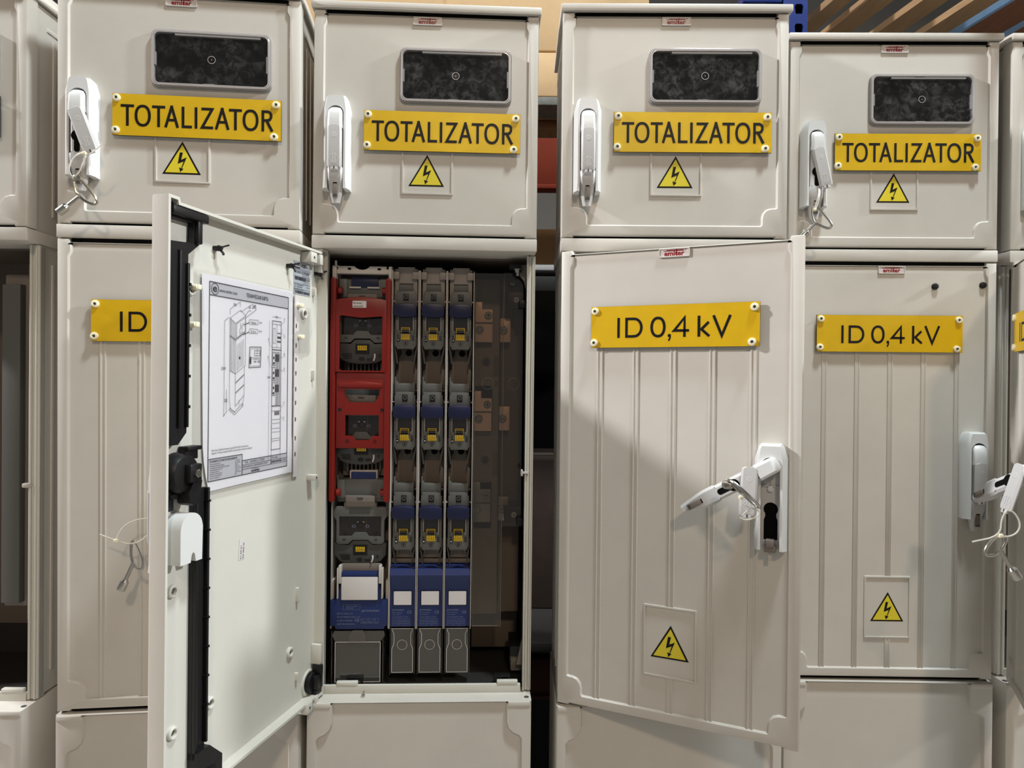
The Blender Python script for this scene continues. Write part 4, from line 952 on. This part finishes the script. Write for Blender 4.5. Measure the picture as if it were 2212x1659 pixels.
def w_block(mb):
    mb.prism([(.0000, -.4530), (.0080, -.4530), (.0100, -.4590), (.0980, -.4590), (.1000, -.4530), (.1040, -.4530), (.1040, -.4050), (.0960, -.4050), (.0900, -.3780), (.0900, -.3540), (.0180, -.3540), (.0180, -.3780), (.0100, -.4050), (.0000, -.4050)][::-1], .0500, .0800, 'blue', b=.0012)
    mb.box(.0180, .0900, .0580, .0700, -.3540, -.3400, 'mgrey', .001); mb.box(.0150, .0200, .046, .060, -.374, -.341, 'lgrey', .001); mb.box(.0880, .0930, .046, .060, -.374, -.341, 'lgrey', .001); mb.box(.0120, .0150, .046, .060, -.402, -.346, 'lgrey', .001); mb.box(.0930, .0960, .046, .060, -.402, -.346, 'lgrey', .001)
    mb.prism(rrect(.0190, .0880, -.4060, -.3600, .001, 1), .0478, .0502, 'darkblue', b=.0005)
    y = .0495; T = lambda s, x, z, h, wd: mb.text(s, x, z, h, 'wprint', y, width=wd)
    T('pronutec', .0580, -.4265, .0050, .0320); T('BTVC-DIN 1/2', .0130, -.4310, .0022, .0280); T('DO NOT OPERATE UNDER LOAD', .0130, -.4370, .0020, .0420); T('Un 690V In 400A 400A', .0130, -.4435, .0020, .0280); T('CE', .0450, -.4445, .0055, .0080); T('60947 IEC/EN60947-3', .0130, -.4500, .0020, .032)
    mb.stroke([(.0240, -.4225), (.0540, -.4225), (.0540, -.4130), (.0240, -.4130)], .0003, y, 'wprint', True); mb.stroke([(.0560, -.4475), (.0880, -.4475), (.0880, -.4390), (.0560, -.4390)], .0003, y, 'wprint', True); T('In  Ue  kA', .0580, -.4425, .002, .026); T('400 400V 50', .0580, -.4465, .002, .028); T('BTVC 400A', .0300, -.4170, .0018, .020); T('IP20', .0300, -.4205, .0018, .012)
def w_shield(mb):
    mb.prism([(.0080, -.4620), (.0980, -.4620), (.1000, -.4700), (.0920, -.4820), (.0920, -.5550), (.0960, -.5630), (.0040, -.5630), (.0100, -.5550), (.0100, -.4820), (.0040, -.4700)][::-1], .0500, .0510, 'clearp')
    for a, b_ in (((.0100, -.4820), (.0100, -.5550)), ((.0920, -.4820), (.0920, -.5550)), ((.0100, -.5550), (.0920, -.5550)), ((.0100, -.4820), (.0920, -.4820))): mb.stroke([a, b_], .0010, .0492, 'badge')
    mb.prism([(.0360, -.4800), (.0360, -.4680), (.0420, -.4600), (.0600, -.4600), (.0660, -.4680), (.0660, -.4800)][::-1], .0470, .0490, 'clearp')
    mb.box(.0030, .0040, .050, .09, -.563, -.463, 'clearp'); mb.box(.0960, .0970, .050, .09, -.563, -.463, 'clearp')
part('strip_housing', w_base, t)
for zc in (.1010, -.0850, -.2705):
    cc = part('fuse_carrier', w_cover, t, (.0520, 0, zc), key='wc'); part('carrier_window', w_glass, cc, key='wg', recalc=False); part('yellow_latch', w_latch, cc, key='wl')
rf = part('red_frame', w_red, t, label='red plastic lever frame'); part('notice_sticker', w_sticker, rf, label='small white sticker with Romanian text')
bl = part('terminal_cover', w_block, t, label='blue printed terminal cover'); part('blank_label', lambda mb: mb.prism(rrect(.0205, .0865, -.4040, -.3620, .0008, 1), .0466, .0480, 'white', b=.0003), bl)
part('cable_shield', w_shield, t, label='clear plastic cable shield', recalc=False)
# busbars, clear sheet and fittings on the right
t = gear('busbar_holder', 'copper busbar pieces bolted to a brown-grey plate beside the blue fuse switches', 'busbar', 0)
def bb_plate(mb):
    mb.box(.2860, .3360, .135, .150, -.46, .200, 'mgrey', .002); mb.box(.3380, .3790, .150, .160, -.46, .205, 'liner', .002)
    for z in (.0380, -.1550): mb.cyl((.3100, .1345, z), (0, -1, 0), .0085, .003, 'greyd', 6); mb.cyl((.3100, .1320, z), (0, -1, 0), .0045, .004, 'black', 12)
    for z0, z1 in ((.01, .05), (-.01, .0), (-.185, -.14)): mb.box(.3250, .3340, .1325, .136, z0, z1, 'liner', .001)
    for z in (-.050, -.240): mb.box(.2880, .3230, .1330, .1355, z - .05, z + .04, 'void')
part('mounting_plate', bb_plate, t)
for i, (z, mt) in enumerate(((.0750, 'copper'), (-.0980, 'copper'), (-.2750, 'darksteel'))):
    mm = mt
    part('busbar_piece', lambda mb: (mb.prism([(.2880, z), (.3215, z), (.3215, z + .0640), (.3010, z + .0640), (.3010, z + .0780), (.2880, z + .0780)], .1180, .1260, mm, b=.001), mb.box(.3365, .3570, .128, .136, z + .001, z + .0480, mm, .001), mb.box(.2880, .3215, .1165, .1185, z + .036, z + .0385, 'greyd')), t, label='bare copper piece' if mt == 'copper' else 'grey metal piece')
    part('screw', lambda mb: (mb.cyl((.3130, .1180, z + .052), (0, -1, 0), .0072, .0030, 'darksteel', 20, b=.001), mb.box(.3095, .3165, .1145, .1152, z + .0513, z + .0527, 'black'), mb.box(.3123, .3137, .1145, .1152, z + .0485, z + .0555, 'black'),
                              mb.cyl((.3430, .1280, z + .024), (0, -1, 0), .0078, .0035, 'darksteel', 20, b=.001), mb.box(.3395, .3465, .1240, .1247, z + .0233, z + .0247, 'black'), mb.box(.3423, .3437, .1240, .1247, z + .0205, z + .0275, 'black'),
                              mb.lathe((.2965, .1180, z + .024), (0, -1, 0), [(.0085, 0), (.0085, .002), (.0060, .002), (.0050, .0035)], 'darksteel', 20)), t)
sh = gear('clear_cover_sheet', 'transparent plastic sheet over the copper busbar pieces', 'cover', 0)
part('sheet', lambda mb: (mb.box(.2875, .3420, .0800, .0818, -.4640, .2030, 'acryl'), mb.box(.3420, .3790, .0840, .0855, -.2760, .2050, 'acryl'), mb.box(.3405, .3425, .0790, .0860, -.4640, .2030, 'acryl')), sh, recalc=False)
part('sheet_edge', lambda mb: (mb.box(.2872, .2878, .0790, .0825, -.4640, .2030, 'mgrey'), mb.box(.3415, .3421, .0788, .0865, -.4640, .2030, 'mgrey'), mb.box(.2875, .3420, .0795, .0822, -.4646, -.4636, 'mgrey'), mb.stroke(circ(.313, -.005, .011, 24), .0005, .0796, 'mgrey', True), mb.stroke(circ(.362, -.005, .011, 24), .0005, .0836, 'mgrey', True)), sh)
for z, lb, sg in ((.1400, 'black bracket with a screw near the upper right corner of the open cabinet', 1), (-.2700, 'black bracket with a screw beside the lower end of the busbars', 0)):
    g_ = gear('mounting_bracket', lb, 'bracket', 0)
    part('bracket_block', lambda mb: (mb.box(.3480, .3830, .0900, .150, z, z + .0300, 'black', .002), mb.box(.3700, .3880, .0700, .150, z - .002, z + .012, 'black', .001)), g_)
    part('screw', lambda mb: (mb.cyl((.3655, .0900, z + .0150), (0, -1, 0), .0058, .0020, 'steel', 20, b=.0006), mb.stroke([(.3635, z + .0150), (.3675, z + .0150)], .0010, .0878, 'black'), mb.stroke([(.3655, z + .013), (.3655, z + .017)], .0010, .0878, 'black')), g_)
fx = CABO['C']
def fit(name, fn, label): mb = MB(); fn(mb); o = mb.build(name, fx, (0, 0, CZ)); o['label'] = label; return o
fit('corner_bolt', lambda mb: (mb.cyl((.3660, .060, .2020), (0, 0, 1), .0070, .0050, 'steel', 6), mb.cyl((.3660, .060, .1960), (0, 0, 1), .0035, .0200, 'steel', 10), mb.cyl((.3660, .060, .207), (0, 0, 1), .0095, .0015, 'steel', 18), mb.cyl((.0180 + .012, .060, .2040), (0, 0, 1), .0065, .0050, 'steel', 6), mb.cyl((.0300, .060, .1980), (0, 0, 1), .0033, .0200, 'steel', 10)), 'zinc bolts under the upper edge')
fit('corner_gusset', lambda mb: (mb.prism([(.3880, .2180), (.3550, .2150), (.3620, .2060), (.3780, .1880), (.3880, .1500)][::-1], .062, .070, 'mgrey'), mb.box(.3500, .3720, .055, .080, .2090, .2170, 'black', .001), mb.cyl((.3580, .09, .188), (0, -1, 0), .0085, .012, 'greyd', 6)), 'hinge corner plate')
fit('lower_clip', lambda mb: [(mb.box(u, u + .030, .044, .060, -.5480, -.5440, 'black', .001), mb.box(u, u + .004, .044, .06, -.562, -.545, 'black', .001), mb.box(u + .026, u + .030, .044, .06, -.562, -.545, 'black', .001)) for u in (.060, .330)], 'black spring clips on the sill')
fit('lower_corner', lambda mb: (mb.box(.3600, .3840, .070, .150, -.5180, -.5000, 'black', .002), mb.box(.3620, .3840, .080, .140, -.5500, -.5180, 'mgrey', .002), mb.prism([(.3720, -.5300), (.3860, -.5300), (.3860, -.4850), (.3820, -.4850)], .060, .072, 'mgrey')), 'corner block at the bottom')
fit('door_stop_pin', lambda mb: (mb.box(.3745, .3880, .026, .034, -.1690, -.1650, 'lgrey', .001), mb.box(.3740, .3780, .024, .036, -.1730, -.1610, 'lgrey', .0015)), 'small pale stop pin')
fit('sill_screw', lambda mb: (mb.cyl((.0950, .018, -.5688), (0, 0, 1), .0036, .004, 'steel', 10), mb.cyl((.0950, .018, -.565), (.3, 0, 1), .0018, .006, 'steel', 8)), 'loose zinc screw')
def back_liner(mb):
    mb.box(.2860, .3800, .200, .2300, -.5500, -.4700, 'liner', .002); mb.cyl((.3480, .1600, -.4500), (0, -1, 0), .0130, .004, 'mgrey', 20); mb.cyl((.3480, .1570, -.4500), (0, -1, 0), .0050, .004, 'yel', 12)
    mb.box(.020, .380, .236, .240, -.505, -.500, 'mgrey')
fit('rear_liner', back_liner, 'brown-grey rear liner')
# contents of the half-seen open cabinet at the left
t = thing('fuse_switch_strip', 'pale grey apparatus edge inside the open cabinet at the far left', 'fuse switch'); t.matrix_world = CABO['A'].matrix_world @ Matrix.Translation((0, 0, CZ))
part('strip_housing', lambda mb: (mb.box(.300, .343, .085, .200, -.42, .185, 'mgrey', .003), mb.box(.343, .355, .100, .200, -.42, .17, 'greyd', .002), mb.prism([(.305, -.41), (.338, -.41), (.338, .165), (.305, .165)], .070, .086, 'grey', b=.002)), t)
part('side_cover', lambda mb: (mb.box(.3600, .3690, .060, .120, -.4350, .2000, 'mgrey', .001), mb.box(.3720, .3760, .060, .120, -.4350, .2000, 'mgrey', .001)), t)
mbp = MB(); mbp.box(.372, .386, .026, .036, -.195, -.187, 'lgrey', .002); mbp.build('door_stop_pin', CABO['A'], (0, 0, CZ))['label'] = 'small pale stop pin'

# ------------------------------------------------------------ keys and cable ties
def key(label, bow_pts, junc, sock, Y, dy=.0, rad=.0024):
    o = thing('triangle_key', label, 'key', (junc[0], Y, junc[1] + CZ), group='metal triangle keys')
    rel = lambda p, d=0: (p[0] - junc[0], d, p[1] - junc[1])
    mb = MB()
    n = len(bow_pts); mb.tube([rel(p, dy * (i / n - .5)) for i, p in enumerate(bow_pts)], rad, 'steel', 8, closed=True, smooth=2)
    mb.build('bow', o)
    a = Vector(rel(sock, -.004)); mb = MB(); d = a.normalized(); 
    mb.tube([(0, 0, 0), tuple(a * .74)], .0034, 'steel', 8, smooth=0); mb.build('stem', o)
    mb = MB(); st = a - d * .014
    mb.lathe(st, d, [(.0036, -.002), (.0066, .002), (.0068, .016), (.0062, .0172)], 'steel', 16)
    u = d.orthogonal().normalized(); v = d.cross(u)
    mb.add([st + d * .0174 + (u * cos(q) + v * sin(q)) * .0048 for q in (0, 2.094, 4.189)], [(0, 1, 2)], 'void')
    mb.build('socket', o); return o
def tie(label, parts, Y, head, r=.0013):
    o = thing('cable_tie', label, 'cable tie', (head[0], Y, head[1] + CZ), group='white cable ties')
    mb = MB()
    for pts in parts: mb.tube([(p[0] - head[0], (p[2] if len(p) > 2 else 0), p[1] - head[1]) for p in pts], r, 'tie', 6, smooth=2, flat=.6)
    mb.build('strap', o); mb = MB(); mb.box(-.0030, .0030, -.0028, .0028, -.0026, .0026, 'rivet', .0008); mb.build('lock_head', o)
tri3 = lambda a, b, c: [a, tuple((a[i] * .5 + b[i] * .5) for i in (0, 1)), b, tuple((b[i] * .5 + c[i] * .5) for i in (0, 1)), c, tuple((c[i] * .5 + a[i] * .5) for i in (0, 1))]
key('metal triangle key on a white tie under the upper left door handle', [(-.703, .318), (-.697, .322), (-.689, .312), (-.668, .288), (-.664, .279), (-.670, .274), (-.680, .278), (-.690, .284), (-.699, .294), (-.701, .306)], (-.694, .287), (-.722, .262), 1.128)
tie('white cable tie looped round the key at the upper left door handle', [[(-.682, .358, .010), (-.692, .351, .002), (-.700, .338), (-.703, .325), (-.699, .314, .004), (-.688, .322, .003), (-.681, .340, .002), (-.679, .354, .008)], [(-.682, .357, .006), (-.672, .349, 0), (-.664, .355), (-.653, .368, .004)]], 1.115, (-.678, .352))
key('dark metal triangle key under the handle of the closed right-hand cabinet', [(.537, .316), (.547, .318), (.562, .303), (.575, .287), (.573, .280), (.566, .279), (.554, .284), (.543, .288), (.539, .300)], (.543, .287), (.519, .262), 1.275)
tie('white cable tie holding the key on the closed right-hand cabinet', [[(.553, .352, .012), (.548, .338), (.543, .322), (.540, .310), (.545, .314, .003), (.552, .335, .006), (.555, .350, .012)]], 1.268, (.540, .311))
key('metal triangle key hanging before the ribs left of the wide open door', [(-0.6187, -0.2679), (-0.6123, -0.2689), (-0.6038, -0.2870), (-0.5985, -0.3061), (-0.6017, -0.3146), (-0.6102, -0.3125), (-0.6176, -0.3040), (-0.6197, -0.2849)], (-0.6155, -0.3040), (-0.6325, -0.3444), 1.150)
tie('white cable tie with pointed tail holding the key left of the wide open door', [[(-0.6431, -0.2668), (-0.6378, -0.2530), (-0.6272, -0.2402), (-0.6112, -0.2328), (-0.5910, -0.2296), (-0.5740, -0.2285)], [(-0.6697, -0.2572), (-0.6431, -0.2668), (-0.6272, -0.2721), (-0.6112, -0.2711), (-0.5974, -0.2636), (-0.5825, -0.2466)]], 1.148, (-0.6431, -0.2668))
key('shiny triangle key hanging at the right edge of the photo', [(.694, -.212), (.703, -.214), (.703, -.222), (.696, -.236), (.686, -.243), (.675, -.243), (.673, -.236), (.680, -.224)], (.695, -.236), (.716, -.272), 1.0)
tie('white cable tie with straight tail at the right edge of the photo', [[(.701, -.177), (.693, -.188), (.691, -.214), (.652, -.2225)], [(.691, -.214), (.704, -.215), (.716, -.209), (.720, -.197), (.713, -.183), (.705, -.177)]], .995, (.6915, -.2135))
o = thing('triangle_key', 'steel triangle key stuck edge-on in the pulled-out lever of the ajar door', 'key', (.318, 1.02, -.150 + CZ), group='metal triangle keys')
mb = MB(); mb.tube([(-.004, .0, .009), (.002, -.012, .006), (.020, -.022, -.012), (.037, -.020, -.028), (.036, -.008, -.029), (.018, .004, -.012), (.0, .010, .005)], .0024, 'steel', 8, closed=True, smooth=2); mb.build('bow', o)
mb = MB(); mb.lathe((-.001, .020, -.001), (.05, -1, .1), [(.0068, 0), (.0068, .014), (.004, .018), (.0034, .030)], 'steel', 14); mb.build('socket', o)
tie('white cable tie curled round the flap of the ajar door', [[(.336, -.176), (.346, -.181), (.357, -.184), (.359, -.190), (.350, -.196), (.338, -.199), (.330, -.195)], [(.346, -.182, .004), (.334, -.193, .004)]], 1.015, (.331, -.166))

# ------------------------------------------------------------ the room and the racking behind
def sbox(name, x0, x1, y0, y1, z0, z1, m):
    mb = MB(); mb.box(x0, x1, y0, y1, z0, z1, m); return struct(mb.build(name))
sbox('floor', -7, 7, -5, 9.5, -.1, 0, 'concrete'); sbox('wall_back', -7, 7, 9.5, 9.7, 0, 7.1, 'wallp'); sbox('ceiling', -7, 7, -5, 9.7, 7.0, 7.1, 'ceil')
for i, y in enumerate((3.3, 5.6)): sbox('trim_%d' % (i + 1), -7, 7, y, y + .12, 6.1, 6.5, 'beam')
def one(name, label, cat, fn, loc=(0, 0, 0), rot=0, group=None, **kw):
    mb = MB(); fn(mb); o = mb.build(name, None, loc, **kw); o.rotation_euler = (0, 0, rot); return tag(o, label, cat, group)
UPX = .722
t = thing('rack_upright', 'blue perforated rack post behind the cabinets', 'rack post', (UPX, 1.80, 0))
def post(mb):
    hs = [rrect(-.009, .009, z - .0125, z + .0125, .005, 3) for z in [.54 + .05 * i for i in range(48)]]
    zs = [CZ + .80 + .050 * i for i in range(8)]
    hs = [[(-.0085, z - .011), (.0085, z - .011), (.0110, z + .008), (.0070, z + .014), (-.0070, z + .014), (-.0110, z + .008)] for z in zs]
    mb.prism([(-.040, 0), (.022, 0), (.022, 3.4), (-.040, 3.4)], 0, .003, 'rackblue', holes=hs)
    mb.box(.019, .022, .003, .07, 0, 3.4, 'rackblue'); mb.box(-.040, -.037, .003, .07, 0, 3.4, 'rackblue'); mb.box(-.037, .019, .055, .058, 0, 3.4, 'black')
mb = MB(); post(mb); mb.build('post', t)
one('rack_upright', 'blue rack post hidden behind the left cabinets', 'rack post', lambda mb: mb.box(-.03, .03, 0, .07, 0, 3.4, 'rackblue'), (-1.75, 1.80, 0))
def rbeam(name, lab, z0, z1, y, m, x0=-1.72, x1=.68): one(name, lab, 'rack beam', lambda mb: (mb.box(x0, x1, 0, .045, z0, z1, m, .004), mb.box(x0, x1, -.004, 0, z0, z0 + .012, m, .002)), (0, y, CZ))
rbeam('rack_beam', 'orange rack beam glimpsed between two cabinets', .505, .640, 1.862, 'rackorange')
rbeam('rack_beam', 'orange rack beam low behind the cabinets, coloured darker for shade', -.95, -.83, 2.10, 'rackshaded')
def pallet(label, x0, x1, y0, y1, z):
    t = thing('wooden_pallet', label, 'pallet', ((x0 + x1) / 2, (y0 + y1) / 2, z), group='pallets on the racking'); w_, d_ = (x1 - x0) / 2, (y1 - y0) / 2
    for k in range(3):
        for j in range(3):
            mb = MB(); a = (-w_, -.07, w_ - .145)[k]; b = (-d_, -.05, d_ - .10)[j]; mb.box(a, a + .145, b, b + .10, .020, .095, 'wood', .002); mb.build('block', t)
    for k in range(3):
        mb = MB(); a = (-w_, -.07, w_ - .145)[k]; mb.box(a, a + .145, -d_, d_, 0, .020, 'wood', .002); mb.build('bottom_board', t)
    for j in range(5):
        mb = MB(); b = -d_ + (2 * d_ - .1) * j / 4; mb.box(-w_, w_, b, b + .10, .095, .117, 'slate' if j == 0 else 'wood', .002); mb.build('top_board', t)
pallet('wooden pallet with grey front board under the cardboard boxes', -.78, .42, 1.89, 2.69, CZ + .642)
def carton(label, x0, x1, y0, y1, z0, z1, m='card', pr=False, cap=False):
    t = thing('cardboard_box', label, 'cardboard box', ((x0 + x1) / 2, (y0 + y1) / 2, z0), group='cardboard boxes behind the cabinets')
    w_, d_, h = (x1 - x0) / 2, (y1 - y0) / 2, z1 - z0
    mb = MB(); mb.box(-w_, w_, -d_, d_, 0, h, m, .004); mb.build('carton', t)
    mb = MB(); mb.box(-w_, w_, -.03, .03, h, h + .0006, 'mgrey'); mb.box(-.0012, .0012, -d_ - .0008, -d_, .01, h - .01, 'cardd'); mb.build('tape_seam', t)
    if pr:
        mb = MB(); y = -d_ - .0012
        for x in (-.06, .17, .255, .335, .43): mb.box(x, x + .0012, y, y + .0008, .16, .30, 'line')
        mb.text('SIZE 2000 GL  KG', .185 - .09, .160, .012, 'line', y - .0001, width=.07); mb.stroke([(.27, .18), (.33, .165)], .0015, y, 'line'); mb.stroke(circ(.352, .168, .006, 12), .0015, y, 'line', True)
        mb.build('box_print', t)
    return t
carton('upper large cardboard box with black printed table behind the cabinets', -.74, .36, 1.90, 2.60, CZ + .886, CZ + 1.30, pr=True)
carton('lower large cardboard box on the pallet with the grey front board', -.75, .37, 1.895, 2.60, CZ + .762, CZ + .880)
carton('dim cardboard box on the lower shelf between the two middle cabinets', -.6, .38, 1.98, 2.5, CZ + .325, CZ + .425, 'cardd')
one('white_tray', 'bright white tray edge low between the two middle cabinets', 'tray', lambda mb: mb.box(-.3, .3, 0, .3, .306, .322, 'white', .003), (.05, 1.96, CZ))
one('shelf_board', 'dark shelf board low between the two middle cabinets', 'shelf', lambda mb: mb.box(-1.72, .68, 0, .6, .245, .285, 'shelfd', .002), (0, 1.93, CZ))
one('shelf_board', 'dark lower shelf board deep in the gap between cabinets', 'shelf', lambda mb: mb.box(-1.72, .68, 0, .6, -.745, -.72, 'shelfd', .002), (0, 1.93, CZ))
carton('cardboard box deep in the gap between cabinets, coloured darker for shade', -.5, .34, 2.22, 2.6, CZ - .72, CZ - .25, 'cardshaded')
for k in range(1): one('gap_dark_sheet', 'black sheet added behind the racking to keep the gap dark', 'sheet', lambda mb: mb.box(-1.75, .75, 0, .01, 0, 2.05, 'void'), (0, 2.70, 0))  # added sheet, its black stands in for shade behind the racking
# slatted deck above, top right
def deck():
    yaw = .167
    t = thing('slatted_deck', 'wooden slatted rack deck above the closed right-hand cabinet', 'rack deck', (0, 0, CZ + .95))
    ex = Vector((cos(yaw), sin(yaw), 0)); ey = Vector((-sin(yaw), cos(yaw), 0))
    Yp = 1.915
    def xat(px): return (px - 1106 - 4) / 1523.8 * Yp
    for a, b_ in ((1716, 1753), (1784, 1834), (1891, 1941), (1990, 2040), (2270, 2340)):
        mb = MB(); X0, X1 = xat(a), xat(b_)
        q = [Vector((X0, Yp, 0)), Vector((X1, Yp, 0))]
        vv = []
        for zt in (0, .018):
            for s_ in (-.75, 1.6):
                for p in q: v = p + ey * s_; vv.append((v.x, v.y, zt))
        mb.add(vv, [(0, 1, 3, 2), (4, 6, 7, 5), (0, 2, 6, 4), (1, 5, 7, 3), (0, 4, 5, 1), (2, 3, 7, 6)], 'wood'); mb.build('deck_slat', t, smooth=0)
    for a, b_, m_ in ((2070, 2156, 'wooddark'), (2178, 2262, 'wooddark')):
        mb = MB(); X0, X1 = xat(a), xat(b_); vv = []
        for zt in (0, .034):
            for s_ in (-.75, 1.6):
                for X_ in (X0, X1): v = Vector((X_, Yp, 0)) + ey * s_; vv.append((v.x, v.y, zt))
        mb.add(vv, [(0, 1, 3, 2), (4, 6, 7, 5), (1, 5, 7, 3), (0, 4, 5, 1), (2, 3, 7, 6)], m_); mb.add(vv, [(0, 2, 6, 4)], 'paleblue'); mb.build('painted_board', t, smooth=0)['label'] = 'dark board with blue painted edge'
deck()
one('rack_beam', 'blue rack beam high above the cabinets beside the post', 'rack beam', lambda mb: mb.box(.58, .68, 0, .05, 0, .10, 'rackblue', .004), (0, 1.80, CZ + .968))
